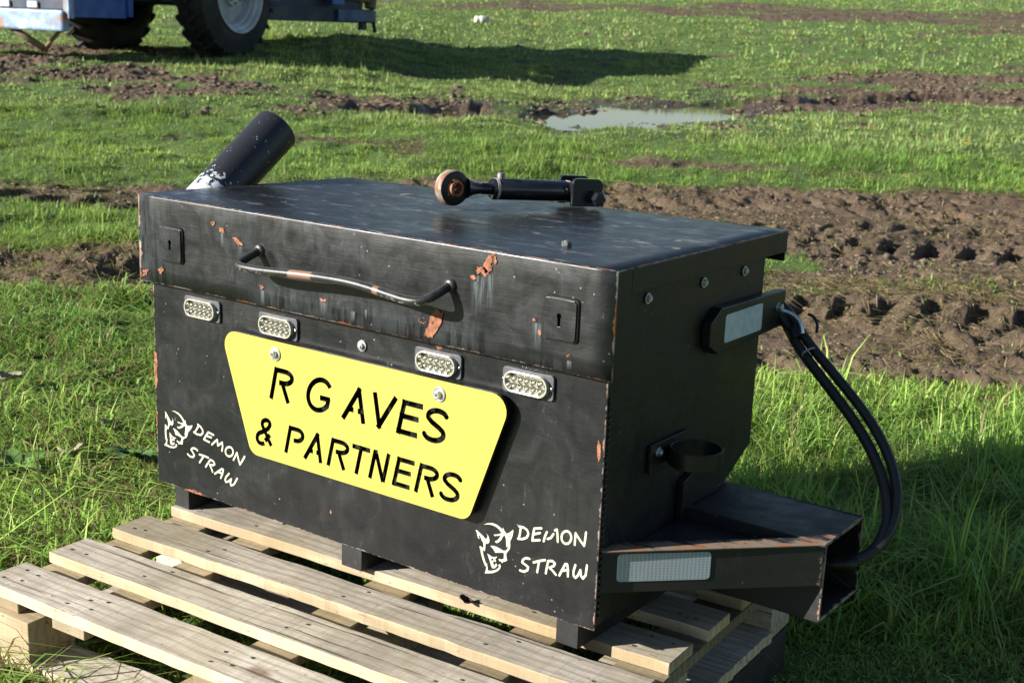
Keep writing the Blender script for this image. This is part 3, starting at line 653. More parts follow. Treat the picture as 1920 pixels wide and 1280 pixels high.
# warning lights
M_cell = plain("reflector_cell", (.52, .51, .43), .24, .5, .1, 300); M_bezel = plain("grey_bezel", (.075, .075, .088), .6, .0, .2, 80)
M_chip = plain("led_chip", (.50, .47, .28), .3); 
m, nt, b = newmat("clear_lens_rim"); g = N(nt); g.link(g.mix(g.mr(g.noise(g.coord(), 200, 2), .4, .6), (.34, .33, .27), (.46, .45, .38)), b.inputs['Base Color']); b.inputs['Roughness'].default_value = .12; b.inputs['Coat Weight'].default_value = .4; M_lens = m
def light_unit(cx, cz):
    L = empty("warning_light", (cx, -.0002, cz)); L.parent = B_
    mb = MB(); mb.prism(rrect(-.0515, -.0215, .0515, .0215, .006, 4), lambda u, v, t: (u, t, v), 0, -.005); mb.build("bezel", M_bezel, L, bevel=.001)
    mb = MB(); so_ = rrect(-.044, -.0182, .044, .0182, .018, 8); si = rrect(-.0405, -.0147, .0405, .0147, .0145, 8)
    region_mesh(mb, [so_], [si], lambda u, v, t: (u, t, v), -.0140, -.005, 0, 0, back=False); mb.build("lens_rim", M_lens, L, bevel=.0012)
    mb = MB(); mb.prism(si, lambda u, v, t: (u, t, v), -.0051, -.0062)
    for i in range(6):
        for j in range(2):
            x = -.0325+.013*i; z = -.0066+.0132*j; s = .0061
            if abs(x) > .03: s = .0056
            X = axis((x, -.0064, z), (0, -1, 0)); mb.lathe([(.0012, .0002), (.0030, .0010), (.0050, .0042), (s, .0075)], X, 12, 0)
            mb.lathe([(0, .0012), (.0014, .0011), (.0016, .0002)], X, 8, 1)
    mb.build("reflector", [M_cell, M_chip], L)
    for sx in (-.0478, .0478):
        mb = MB(); mb.lathe([(.0032, 0), (.003, .0015), (.0015, .0026), (0, .0028)], axis((sx, -.005, 0), (0, -1, 0)), 12); mb.build("screw", M_chrome, L)
for cx in (.154, .367, .758, .949): light_unit(cx, .3975)

# yellow name plate with cut through stencil lettering
PY0, PY1 = -.0205, -.0125
plate = round_poly([(.224, .373), (.932, .373), (.846, .1345), (.308, .1345)], [.03, .03, .026, .026])
def glyphs():
    out = []
    def G(x0, z0, wdt, h, sw, strokes):
        for pts, cap in strokes:
            P = []
            for u, v in pts: zz = z0+v*h; P.append((x0+u*wdt+.235*(zz-z0), zz))
            out.extend(stroke(P, sw, cap, 12))
    s = .0104; q = .0092
    def R(x, z, w_, h, s_):
        a = s_/2/w_; b = s_/2/h
        G(x, z, w_, h, s_, [([(a, 0), (a, 1)], 'butt'), ([(a, 1-b), (.55, 1-b)]+arc(.55, .74, .38, .26-b, 90, -90, 10)+[(.34, .48+b)], 'butt'), ([(.50, .48+b), (.66, .36), (.95, 0)], 'butt')])
    def A(x, z, w_, h, s_):
        G(x, z, w_, h, s_, [([(.09, 0), (.53, 1)], 'butt'), ([(.47, 1), (.91, 0)], 'butt'), ([(.20, .33), (.44, .33)], 'butt'), ([(.60, .33), (.80, .33)], 'butt')])
    def E(x, z, w_, h, s_):
        a = s_/2/w_; b = s_/2/h; G(x, z, w_, h, s_, [([(a, 0), (a, 1)], 'butt'), ([(0, 1-b), (1, 1-b)], 'butt'), ([(0, .53), (.93, .53)], 'butt'), ([(0, b), (1.02, b)], 'butt')])
    def S(x, z, w_, h, s_):
        a = s_/2/w_; b = s_/2/h
        P = arc(.5, .74, .42-.02, .26-b, 12, 90, 6)+arc(.48, .74, .40, .26-b, 95, 200, 8)+[(.30, .575), (.66, .46)]+arc(.5, .27, .42, .27-b, 40, -90, 9)+arc(.48, .27, .42, .27-b, -95, -170, 7)
        G(x, z, w_, h, s_, [(P, 'butt')])
    z = .2575; h = .0655
    R(.359, z, .054, h, s)
    G(.452, z, .062, h, s, [(arc(.52, .5, .46, .46, 38, 322, 26)+[(.90, .22), (.90, .47)], 'butt'), ([(.55, .43), (.975, .43)], 'butt')])
    A(.545, z, .062, h, s)
    G(.608, z, .060, h, s, [([(.08, 1), (.54, 0)], 'butt'), ([(.46, 0), (.92, 1)], 'butt')])
    E(.6785, z, .048, h, s); S(.737, z, .050, h, s)
    z = .158; h = .0570
    G(.317, z, .048, h, q, [([(.96, .08), (.34, .66)]+arc(.47, .80, .22, .15, 200, 0, 10)+[(.62, .66), (.30, .47)]+arc(.38, .27, .28, .21, 120, 310, 12), 'butt'), ([(.56, .20), (.66, .30), (.78, .46)], 'butt')])
    a = q/2/.044; b = q/2/h
    G(.399, z, .044, h, q, [([(a, 0), (a, 1)], 'butt'), ([(a, 1-b), (.55, 1-b)]+arc(.55, .72, .36, .28-b, 90, -90, 10)+[(.42, .44+b)], 'butt')])
    A(.449, z, .051, h, q); R(.510, z, .047, h, q)
    G(.563, z, .044, h, q, [([(0, 1-b), (1, 1-b)], 'butt'), ([(.5, 0), (.5, 1)], 'butt')])
    a = q/2/.041; G(.614, z, .041, h, q, [([(a, 0), (a, 1)], 'butt'), ([(a, 1), (1-a, 0)], 'butt'), ([(1-a, 0), (1-a, 1)], 'butt')])
    E(.671, z, .041, h, q); R(.723, z, .046, h, q); S(.779, z, .043, h, q)
    return out
mb = MB(); region_mesh(mb, [plate], glyphs(), lambda u, v, t: (u, t, v), PY0, PY1, 0, 1)
NP = mb.build("name_plate", [M_yel, M_yelside], B_)
for cx, r_ in ((.377, 1), (.776, 1)):
    bolt(NP, (cx, PY0-.0002, .3485), (0, -1, 0), .0135, .0068, .007, head='socket')
for cx in (.377, .776):
    mb = MB(); mb.lathe([(.009, 0), (.009, PY1*-1-.0008)], axis((cx, -.0004, .3485), (0, -1, 0)), 14); mb.build("spacer", M_black, NP)

# stickers: emblem + hand lettering
def c4(x, y):     # tracing units -> metres on the front panel
    px, py = 870+x/7.385, 950+y/7.385
    d = fw+rt*((px-960)/2457.3071)-up*((py-640)/2457.3071); t = -CAM.y/d.y; p = CAM+d*t; return (p.x, p.z)
em_out = [[(272,242),(330,222),(395,220),(455,243),(505,280),(535,308),(546,283),(556,320),(590,368),(635,352),(685,310),(686,345),(672,405),(640,478),(643,530),(638,575),(612,612),(588,640),(590,690),(600,735),(575,752),(543,757),(528,776),(517,752),(488,742),(484,714),(515,725),(553,715),(556,655),(552,630),(480,628),(437,632),(410,580),(368,537),(400,535),(450,548),(500,575),(548,603),(580,602),(606,575),(614,545),(590,552),(588,500),(583,440),(572,400),(560,390),(540,410),(520,450),(480,490),(450,497),(430,475),(470,455),(500,415),(510,392),(470,395),(425,400),(415,380),(460,378),(505,368),(520,352),(490,310),(450,275),(400,250),(340,238)],
 [(163,318),(185,320),(235,370),(275,408),(300,440),(322,430),(330,400),(313,362),(340,400),(355,450),(350,490),(330,508),(305,495),(298,530),(296,575),(290,612),(262,580),(268,650),(290,730),(312,790),(320,770),(328,835),(332,878),(385,882),(440,868),(480,840),(492,815),(470,812),(500,785),(512,815),(500,855),(460,890),(400,912),(340,915),(290,915),(305,870),(312,830),(290,800),(262,730),(240,650),(228,590),(216,540),(240,545),(268,570),(275,530),(265,480),(225,440),(200,430),(190,400),(180,350)],
 [(325,642),(355,662),(390,688),(430,690),(462,682),(448,705),(432,712),(445,740),(440,758),(425,752),(412,722),(395,705),(378,715),(382,745),(405,735),(418,745),(405,765),(410,795),(430,805),(445,775),(455,790),(462,805),(455,815),(440,838),(400,848),(380,820),(362,750),(345,700)]]
em_in = [[(612,410),(630,398),(655,374),(648,392),(625,415)], [(436,564),(468,586),(450,582)], [(203,375),(222,395),(250,458),(244,466),(214,430)]]
SW = .0040
letters_r = [[(790,275),(778,360),(762,437)],[(768,268),(830,282),(878,318),(895,370),(872,420),(810,443),(750,437)],[(975,300),(958,380),(950,455)],[(975,297),(1075,292)],[(968,375),(1055,357)],[(948,462),(1050,455)],
 [(1105,472),(1125,400),(1150,345)],[(1160,440),(1205,425),(1242,372)],[(1262,322),(1290,310),(1298,390),(1300,478)],arc(1420,420,68,88,80,440,20),[(1535,522),(1548,360)],[(1550,365),(1610,460),(1665,535)],[(1665,535),(1682,440),(1692,350)],
 [(910,715),(860,703),(818,728),(808,765),(850,795),(892,830),(880,872),(832,893),(778,875)],[(965,765),(1040,745),(1125,732)],[(1042,750),(1028,830),(1015,900)],[(1168,745),(1150,830),(1135,915)],[(1168,745),(1228,745),(1262,778),(1248,812),(1185,838)],[(1185,838),(1230,880),(1275,935)],
 [(1322,945),(1360,870),(1405,788),(1432,790),(1442,870),(1440,958)],[(1355,880),(1445,868)],[(1545,800),(1518,890),(1520,950),(1545,978),(1580,945),(1615,870),(1622,950),(1648,988),(1688,940),(1705,805)]]
let_full = [l for i, l in enumerate(letters_r) if i not in (6, 7, 8)]+[[(1105,472),(1130,400),(1160,335)],[(1160,335),(1205,430),(1255,330)],[(1255,330),(1285,400),(1300,478)]]
def sticker(name, polys_out, polys_in, strokes, T, lab=None):
    inc = [[T(c4(*p)) for p in P] for P in polys_out]; exc = [[T(c4(*p)) for p in P] for P in polys_in]
    for s_ in strokes: inc += stroke([T(c4(*p)) for p in s_], SW, 'round', 10)
    mb = MB(); region_mesh(mb, inc, exc, lambda u, v, t: (u, t, v), -.0006, -.0001); o = mb.build(name, M_cream, B_)
    if lab: o['label'] = lab
ident = lambda p: p
Tt = lambda p: (p[0]*.94088+p[1]*.485048-.82473763, -.44461968*p[0]+.87635384*p[1]+.44448511)
Te = lambda p: (p[0]*.96509+p[1]*.36464-.8316592, -.39087*p[0]+.87906*p[1]+.3914)
sticker("horned_face_emblem", em_out, em_in, [], ident, 'cream horned face emblem at the right end of the front panel')
sticker("horned_face_emblem", em_out, em_in, [], Te, 'cream horned face emblem at the left edge of the front panel')
sticker("sticker_lettering", [], [], letters_r[:13], ident, 'upper line of cream lettering with a worn letter M near the right corner')
sticker("sticker_lettering", [], [], letters_r[13:], ident, 'lower line of cream lettering near the right corner')
sticker("sticker_lettering", [], [], let_full[:10]+let_full[-3:], Tt, 'upper line of sloping cream lettering near the left corner')
sticker("sticker_lettering", [], [], let_full[10:-3], Tt, 'lower line of sloping cream lettering near the left corner')

# right side: upper bracket with reflector tape and clip
mb = MB(); bp = [(.345, .413), (.62, .423), (.62, .493), (.35, .497), (.312, .474), (.312, .432)]
mb.prism(bp, lambda u, v, t: (t, u, v), 1.0985, 1.1165); BR = mb.build("side_bracket", M_black, B_, bevel=.002)
m, nt, b = newmat("reflective_tape"); g = N(nt)
v = g.n('ShaderNodeTexVoronoi', feature='DISTANCE_TO_EDGE'); v.inputs['Scale'].default_value = 210; v.inputs['Randomness'].default_value = .12; g.link(g.coord((1, 1, 1)), v.inputs['Vector'])
col = g.mix(g.mr(v.outputs['Distance'], .03, .1), (.42, .46, .50), (.24, .29, .34)); col = g.mix(g.mr(g.noise(g.coord(), 25, 4), .55, .75), col, (.36, .42, .48))
g.link(col, b.inputs['Base Color']); b.inputs['Roughness'].default_value = .35; b.inputs['Metallic'].default_value = .1; M_tape = m
m2, nt, b = newmat("pale_reflective_tape"); g = N(nt); g.link(g.mix(g.mr(g.noise(g.coord(), 60, 4), .3, .7), (.42, .5, .58), (.6, .67, .74)), b.inputs['Base Color']); b.inputs['Roughness'].default_value = .35
mb = MB(); mb.prism(rrect(.366, .430, .518, .482, .006, 4), lambda u, v, t: (t, u, v), 1.1166, 1.1171); mb.build("reflective_tape", m2, BR)
bolt(BR, (1.1166, .585, .464), (1, 0, 0), .0085, .0075, .008)
mb = MB(); cp = smooth_path([(1.122, .588, .458), (1.135, .592, .456), (1.152, .594, .450), (1.166, .592, .436), (1.170, .590, .420)])
mb.tube(cp, .0042, 8); mb.build("hose_clip", M_zinc, BR)
# ring holder on the side
mb = MB(); rc = Vector((1.150, .222, .0)); zr0, zr1 = .246, .277
mb.lathe([(.047, zr0), (.047, zr1), (.042, zr1), (.042, zr0)], Matrix.Translation(rc), 36, closed=True)
mb.box((1.099, .145, .236), (1.106, .275, .288)); mb.build("ring_holder", M_black, B_, bevel=.001)
bolt(B_, (1.106, .168, .272), (1, 0, 0), .0085, .006, .005)
# drawbar arm
ARM = empty("drawbar", (0, 0, 0)); ARM.parent = B_
mb = MB(); X0, X1, Y0, Y1, Z0, Z1 = 1.0985, 1.3735, .288, .460, -.006, .1395; tt = .006
mb.box((X0, Y0, Z0), (X1, Y0+tt, Z1)); mb.box((X0, Y1-tt, Z0), (X1, Y1, Z1)); mb.box((X0, Y0+tt, Z0), (X1, Y1-tt, Z0+tt)); mb.box((X0, Y0+tt, Z1-tt), (X1, Y1-tt, Z1))
mb.build("receiver_tube", M_arm, ARM, bevel=.0015)
mb = MB(); mb.prism([(1.0985, .012), (1.1, .012), (1.371, .2835), (1.371, .2875), (1.326, .2875), (1.0985, .060)], lambda u, v, t: (u, v, t), .064, .1343); BRc = mb.build("brace_tube", M_arm, ARM, bevel=.0015)
mb = MB(); mb.prism([(1.0985, .008), (1.105, .008), (1.3745, .2835), (1.3745, .2875), (1.33, .2875), (1.0985, .056)], lambda u, v, t: (u, v, t), .1345, .1405); mb.build("brace_cap", M_arm, ARM, bevel=.0015)
mb = MB(); mb.prism([(1.0985, .0575), (1.3285, .2865), (1.0985, .2865)], lambda u, v, t: (u, v, t), .112, .118)
mb.build("top_plate", M_arm, ARM, bevel=.0015)
mb = MB(); nrm = Vector((.7071, -.7071, 0)); dr = Vector((.7071, .7071, 0)); P0 = Vector((1.1, .012, 0))
mb.prism(rrect(.0262, .0835, .1865, .1325, .007, 4), lambda u, v, t: tuple(P0+dr*u+nrm*t+Vector((0, 0, v))), .0005, .001); mb.build("reflective_tape", M_tape, BRc)
mb = MB(); mb.prism([(.262, .10), (.262, .192), (.30, .205), (.36, .205), (.40, .145), (.40, .141), (.30, .141)], lambda u, v, t: (t, u, v), 1.0985, 1.1105); mb.build("gusset_plate", M_black, B_, bevel=.001)
# hoses
hosep = [(1.085, .60, .470), (1.11, .612, .455), (1.13, .610, .432), (1.167, .592, .395), (1.248, .565, .337), (1.317, .541, .286), (1.369, .514, .238), (1.406, .483, .189), (1.423, .45, .142), (1.418, .415, .102), (1.388, .388, .077), (1.345, .373, .068), (1.25, .37, .062)]
for k, (off, r_) in enumerate((((-.003, -.002, -.004), .0098), ((.008, .009, .008), .0094))):
    P = []
    for i, p in enumerate(hosep):
        u = i/(len(hosep)-1); kk = math.sin(math.pi*min(1, u*1.05))*.95+.35
        P.append(Vector(p)+Vector(off)*kk*(1 if u < .6 else 1-(u-.6)*1.6))
    P = smooth_path(P, 3); rr_ = [r_*(1+.035*(i % 2)) for i in range(len(P))]
    mb = MB(); mb.tube(P, rr_, 14); mb.build("hose", M_rub, B_)
mb = MB(); X = axis((1.190, .588, .386), (.78, -.27, -.56))
mb.lathe([(.0215, -.002), (.0215, .002), (.020, .002), (.020, -.002)], X @ Matrix.Diagonal((1, .62, 1, 1)), 20, closed=True); mb.build("cable_tie", plain("pink_tie", (.32, .25, .30), .4), B_)
mb = MB(); mb.tube(smooth_path([(1.165, .62, .452), (1.176, .625, .448), (1.186, .622, .435), (1.188, .615, .420)]), .0032, 8); mb.build("hose_clip", M_black, BR)
for hp_ in ((1.385, .384, .076), (1.150, .600, .413)):
    mb = MB(); X_ = axis(hp_, (-.9, -.25, -.15) if hp_[0] > 1.3 else (.62, -.27, -.55)); mb.lathe([(.0125, -.012), (.0135, -.006), (.0135, .006), (.0125, .012)], X_, 16); mb.build("hose_sleeve", M_black, B_)
# leaning pipe on the far left side
PP = empty("pipe_holder", (0, 0, 0)); PP.parent = B_
ax = Vector((0, .81, .59)).normalized(); top = Vector((-.078, .425, .717)); 
m, nt, b = newmat("pipe_paint"); g = N(nt); c = g.coord(); xyz = g.sep(c); nn = g.noise(c, 70, 5, .75)
wear_ = g.math('MULTIPLY', g.mr(xyz[2], .60, .665, 1, 0), g.mr(xyz[1], .17, .27, 1, 0))
k = g.mr(g.math('ADD', wear_, g.mr(nn, .3, .7, -.75, .25)), .1, .2)
g.link(g.mix(k, (.014, .015, .02), (.55, .60, .66)), b.inputs['Base Color']); b.inputs['Roughness'].default_value = .45; g.link(g.bump(nn, .1, .002), b.inputs['Normal'])
mb = MB(); Xp = axis(top, ax); mb.lathe([(.0525, -.27), (.0525, 0), (.0485, 0), (.0485, -.27)], Xp, 40, closed=True); mb.build("pipe", m, PP)
mb = MB(); mb.box((-.10, .22, .46), (-.001, .232, .55)); mb.box((-.02, .14, .44), (-.001, .32, .56)); mb.build("mount", M_black, PP, bevel=.002)

# ------------------------------------------------------------------ top link lying on the lid
T_ = empty("top_link", (0, 0, 0), label='black turnbuckle top link with rusty ball end lying on the toolbox lid', cat='top link')
E0 = Vector((.5136, .3302, .6505)); E1 = Vector((.6554, .583, .638)); l = (E1-E0).normalized(); a_ = Vector((.86, -.55, .0)).normalized(); a_ = (a_-l*a_.dot(l)).normalized()
mcl, nt, b = newmat("worn_ball_ring"); g = N(nt); c = g.coord()
g.link(g.ramp(g.noise(c, 45, 4, .6), [(.38, (.22, .085, .04)), (.5, (.20, .16, .12)), (.7, (.34, .33, .28))]), b.inputs['Base Color']); b.inputs['Roughness'].default_value = .6
mb = MB(); X = axis(E0, Vector((.92, -.30, 0))); mb.lathe([(.022, -.013), (.033, -.0115), (.0355, -.008), (.0355, .008), (.033, .0115), (.022, .013)], X, 36, closed=True); mb.build("eye_ring", [mcl], T_)
mb = MB(); mb.lathe([(.0215, -.0128), (.0215, .0140), (.0325, .0130), (.0338, .0120)], X, 32); mb.build("ring_face", M_black, T_)
mb = MB(); mb.lathe([(.0105, -.022), (.0150, -.022), (.0205, -.012), (.0222, 0), (.0205, .012), (.0150, .022), (.0105, .022)], X, 28, closed=True); mb.build("ball", M_rust, T_)
mb = MB(); mb.tube([E0+l*.032, E0+l*.045, E0+l*.062, E0+l*.074, E0+l*.10], [.021, .014, .0105, .0105, .0105], 20)
for k in range(6): mb.tube([E0+l*(.066+.005*k), E0+l*(.068+.005*k)], .0118, 18)
mb.build("threaded_eye_shank", M_gloss, T_)
mb = MB(); mb.lathe([(.019, -.004), (.0215, 0), (.0215, .165), (.0195, .17), (.012, .17)], axis(E0+l*.090, l), 32); mb.lathe([(.010, .002), (.0195, 0)], axis(E0+l*.086, l), 32); mb.build("barrel", M_gloss, T_, bevel=0)
mb = MB(); mb.lathe([(0, 0), (.0075, 0), (.0075, .012), (.006, .014), (0, .014)], axis(E0+l*.107+Vector((0, 0, .019)), (0, 0, 1)), 14); mb.build("grease_nipple", plain("dull_nipple", (.16, .16, .17), .5, .3), T_)
for q in (.093, .256):
    mb = MB(); mb.tube([E0+l*q, E0+l*(q+.006)], .0222, 24); mb.build("worn_collar", plain("worn_collar_paint", (.35, .33, .30), .5), T_)
Xc = Matrix((a_, l, a_.cross(l).normalized())).transposed().to_4x4(); Xc.translation = E1
mb = MB(); mb.box((-.030, -.035, -.020), (.030, -.024, .020), X=Xc); mb.tube([E0+l*.262, E1-l*.03], .014, 16); mb.build("clevis_neck", M_gloss, T_, bevel=.002)
for s_ in (-1, 1):
    mb = MB(); pp = round_poly([(-.036, -.027), (.034, -.027), (.034, .030), (-.036, .030)], [.004, .012, .014, .010], 5)
    x_ = .030*s_; mb.prism(pp, lambda u, v, t: Xc @ Vector((t, u, v)), x_-.005, x_+.005); mb.build("clevis_plate", M_gloss, T_, bevel=.0015)
mb = MB(); X = axis(E1+l*.014-Xc.col[2].to_3d()*.008, a_); mb.lathe([(.0085, -.045), (.0085, .050), (.0145, .050), (.0155, .053), (.0155, .062), (.012, .065), (0, .065)], X, 6, smooth=False); mb.lathe([(0, -.05), (.007, -.05), (.007, .052)], X, 16)
mb.build("clevis_pin", M_gloss, T_, bevel=.001)

# ------------------------------------------------------------------ pallet
PAL = empty("wooden_pallet", (.0505, -.0067, 0), label='weathered wooden pallet with open deck boards under the black toolbox', cat='pallet'); PAL.rotation_euler = (0, 0, .0575)
zt = -.0456; pr = random.Random(5)
def board(name, u0, u1, v0, v1, z0, z1, along='u', mats=None, holes=(), parent=PAL, rag=.0016, bow=0.0, skew=0.0):
    """plank with ragged edges, side faces in the sawn material"""
    mb = MB(); n = 40; L = (u1-u0) if along == 'u' else (v1-v0); r = random.Random(int(1000*(u0+3*v0+7*z0)))
    rows = []
    w0 = w1 = 0.0
    for k in range(n+1):
        s_ = k/n; w0 = w0*.6+r.uniform(-rag, rag); w1 = w1*.6+r.uniform(-rag, rag)
        bz = bow*math.sin(math.pi*s_)
        if along == 'u':
            x = u0+L*s_; rows.append([(x, v0+w0+skew*s_, z0+bz), (x, v1+w1+skew*s_, z0+bz), (x, v1+w1+skew*s_, z1+bz+r.uniform(-.0004, .0004)), (x, v0+w0+skew*s_, z1+bz+r.uniform(-.0004, .0004))])
        else:
            y = v0+L*s_; rows.append([(u1+w1, y, z0+bz), (u0+w0, y, z0+bz), (u0+w0, y, z1+bz), (u1+w1, y, z1+bz)])
    V = [p for row in rows for p in row]
    Ft = []; Fs = []
    for k in range(n):
        for e in range(4):
            f = (k*4+e, (k+1)*4+e, (k+1)*4+(e+1) % 4, k*4+(e+1) % 4)
            (Ft if e in (0, 2) else Fs).append(f)
    mb.add(V, Ft, 0); mb.add(V, Fs+[(0, 1, 2, 3), (n*4+3, n*4+2, n*4+1, n*4)], 1)
    for hx, hy in holes:
        P = [(hx+.0031*math.cos(k)*r.uniform(.6, 1.4), hy+.0031*math.sin(k)*r.uniform(.7, 1.3), z1+bow*math.sin(math.pi*(hx-u0)/L)+.0012) for k in np.arange(0, 6.28, .7)]
        mb.add(P, [list(range(len(P)))], 2)
    return mb.build(name, mats or [M_wood, M_woodside, M_hole], parent, bevel=.0015, seg=1)
xc = [(.0, .10), (.19, .275), (.535, .63), (.86, .95), (1.068, 1.166)]
vs = []
for k in range(7):
    v0 = -.0+.1545*k-.4635; vs.append(v0)
for k, v0 in enumerate(vs):
    wdt = [.098, .094, .093, .095, .092, .094, .098][k]; h_ = []
    for (a0, a1) in xc:
        if a0 in (.0, 1.068) or k in (0, 6): h_ += [(a0+.025+pr.uniform(-.01, .01), v0+.025+pr.uniform(-.008, .008)), (a0+.06+pr.uniform(-.01, .01), v0+.03+pr.uniform(-.01, .01)), (a0+.03+pr.uniform(-.01, .01), v0+.065+pr.uniform(-.01, .01)), (a0+.07, v0+.07)][:4 if k in (0, 3, 6) else 2]
        else: h_ += [(a0+.03+pr.uniform(-.01, .01), v0+.03), (a0+.06, v0+.065+pr.uniform(-.01, .01))]
    board("deck_board", -.004+pr.uniform(-.004, .004), 1.1665+pr.uniform(-.006, .006), v0, v0+wdt, zt-.022, zt-.0003, holes=h_, rag=.0012 if k != 2 else .0025, bow=0)
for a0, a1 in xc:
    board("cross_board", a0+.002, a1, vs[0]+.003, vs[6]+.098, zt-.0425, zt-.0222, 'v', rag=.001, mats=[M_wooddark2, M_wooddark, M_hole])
zb = zt-.0425; zg = -.190
for a0 in (.0, .51, 1.022):
    for v0, dv in ((vs[0]-.012, .10), (vs[0]+.415, .12), (vs[6]-.0, .10)):
        mb = MB(); mb.box((a0+.001, v0, zb-.078), (a0+.145, v0+dv, zb-.0003)); mb.build("block", [M_woodside if v0 < vs[0]+.1 else M_wood], PAL, bevel=.002)
for v0, v1 in ((vs[0]-.010, vs[0]+.088), (vs[0]+.425, vs[0]+.52), (vs[6], vs[6]+.10)):
    board("base_board", -.0, 1.167, v0, v1, zb-.1, zb-.0783, rag=.004)
for a0, a1 in ((-.0, .095), (1.075, 1.17)):
    for v0, v1 in ((vs[0]+.089, vs[0]+.424), (vs[0]+.521, vs[6]-.001)): board("base_board", a0, a1, v0, v1, zb-.1, zb-.0785, 'v', rag=.002)
# timber under the right end
TB = empty("timber_bearer", (1.14, .14, -.26), label='dark old timber bearer lying in the grass under the right end of the pallet', cat='timber'); TB.rotation_euler = (0, 0, .0575)
mb = MB(); mb.box((-.03, -.85, -.06), (.075, .47, .0695)); mb.build("timber", M_oldwood, TB, bevel=.006)

# small dried leaf on the deck board
M_leafp = plain("dried_purple_leaf", (.09, .045, .05), .8, 0, .4, 200)
def crumpled(name, loc, size, mat, seed, **k):
    r = random.Random(seed); mb = MB(); n = 9; V = []; 
    for i in range(n):
        for j in range(5):
            u = i/(n-1); v = (j-2)/2; wv = math.sin(math.pi*u)**.7*.42
            V.append((size*(u-.5), size*v*wv, size*(.22*abs(v)**1.5+.12*math.sin(u*5+seed)+r.uniform(-.05, .05))+size*.08))
    mb.add(V, [(i*5+j, i*5+j+1, (i+1)*5+j+1, (i+1)*5+j) for i in range(n-1) for j in range(4)], 0, True)
    o = mb.build(name, mat); o.location = loc; o.rotation_euler = (r.uniform(-.4, .4), r.uniform(-.3, .3), r.uniform(0, 6)); s = o.modifiers.new('thick', 'SOLIDIFY'); s.thickness = .0006
    return tag(o, **k)
def hitz(D, S): return float(height(np.array([D]), np.array([S]))[0])
lf = crumpled("dried_leaf", (.812, .026, zt+.001), .026, M_leafp, 3, label='small purple dried leaf on the edge of the deck board below the toolbox', cat='leaf')
M_leafg = plain("pale_fallen_leaf", (.22, .20, .13), .8, 0, .4, 80); M_leafb = plain("brown_fallen_leaf", (.22, .13, .07), .8, 0, .4, 80)
def pix(u, v, dzz=0.0):
    d = fw+rt*((u-960)/2457.3071)-up*((v-640)/2457.3071)
    t = 1.0
    while t < 60:
        p = CAM+d*t; D, S = DS(p.x, p.y)
        if p.z < hitz(D, S)+dzz: return p
        t += .01*max(1, t*.2)
    return p
for i, (u, v, sz, mt, lab) in enumerate([(18, 712, .07, M_leafg, 'pale grey fallen leaf at the left edge of the photo in the grass'), (135, 852, .07, M_leafg, 'pale fallen leaf in the grass left of the lower toolbox corner'),
        (62, 838, .05, M_leafb, 'small brown fallen leaf in the grass between the two pale leaves at left'), (205, 800, .06, M_leafg, 'pale fallen leaf close to the toolbox side, level with the horned emblem')]):
    p = pix(u, v, .045); crumpled("fallen_leaf", p, sz, mt, 20+i, label=lab, cat='leaf', group='fallen leaves in the grass on the left')
# broad leaved weeds
M_weed = plain("weed_leaf", (.09, .17, .035), .6, 0, .35, 60)
def weed(u, v, sz, nl, seed, lab):
    p = pix(u, v, .01); W_ = MB(); r = random.Random(seed)
    for k in range(nl):
        az = k*2.4+r.uniform(-.4, .4); L = sz*r.uniform(.7, 1.2); el = r.uniform(.15, .75); V = []; n = 8
        for i in range(n):
            s_ = i/(n-1); rr_ = L*s_*math.cos(el); z = L*(math.sin(el)*s_-.35*s_*s_)+.02; wv = L*.2*math.sin(math.pi*min(1, s_*.95+.05))**.8
            for j in (-1, 0, 1): V.append((math.cos(az)*rr_-math.sin(az)*wv*j, math.sin(az)*rr_+math.cos(az)*wv*j, z+abs(j)*wv*.35))
        W_.add(V, [(i*3+j, i*3+j+1, (i+1)*3+j+1, (i+1)*3+j) for i in range(n-1) for j in range(2)], 0, True)
    o = W_.build("broadleaf_weed", M_weed); o.location = p
    tag(o, lab, 'weed', 'broad leaved weeds in the grass on the left')
weed(255, 870, .10, 8, 4, 'dark broad leaved weed in the grass nearest the lower left corner of the toolbox')
weed(30, 900, .11, 9, 5, 'broad leaved weed in the grass at the left edge above the pallet')
# yellow flower far right
p = pix(1811, 275, .05); F_ = empty("yellow_flower", p, label='tiny yellow flower in the grass strip beyond the tyre tracks', cat='flower')
mb = MB(); mb.lathe([(0, .008), (.012, .010), (.024, .004), (.012, .0)], Matrix.Translation((0, 0, .03)), 10); mb.build("flower_head", plain("petal_yellow", (.8, .45, .02), .5), F_)
mb = MB(); mb.tube([(0, 0, -.05), (0, 0, .03)], .003, 6); mb.build("stem", M_weed, F_)
# container in the grass
p = pix(902, 45, .0); C_ = empty("plastic_container", p+Vector((0, 0, .09)), label='white plastic container lying on its side in the far grass beyond the shadow', cat='container'); C_.rotation_euler = (.0, math.radians(82), math.atan2(-Ry, -Rx)+.35)
mb = MB(); mb.lathe([(0, -.19), (.115, -.19), (.125, -.17), (.122, .0), (.118, .02)], Matrix(), 20); mb.build("tub", plain("grubby_white_plastic", (.50, .47, .40), .4, 0, .2, 8), C_)
mb = MB(); mb.lathe([(.118, .02), (.09, .07), (.088, .15), (.07, .17), (0, .17)], Matrix(), 20); mb.build("lid", plain("white_plastic", (.78, .76, .66), .35, 0, .1, 8), C_)

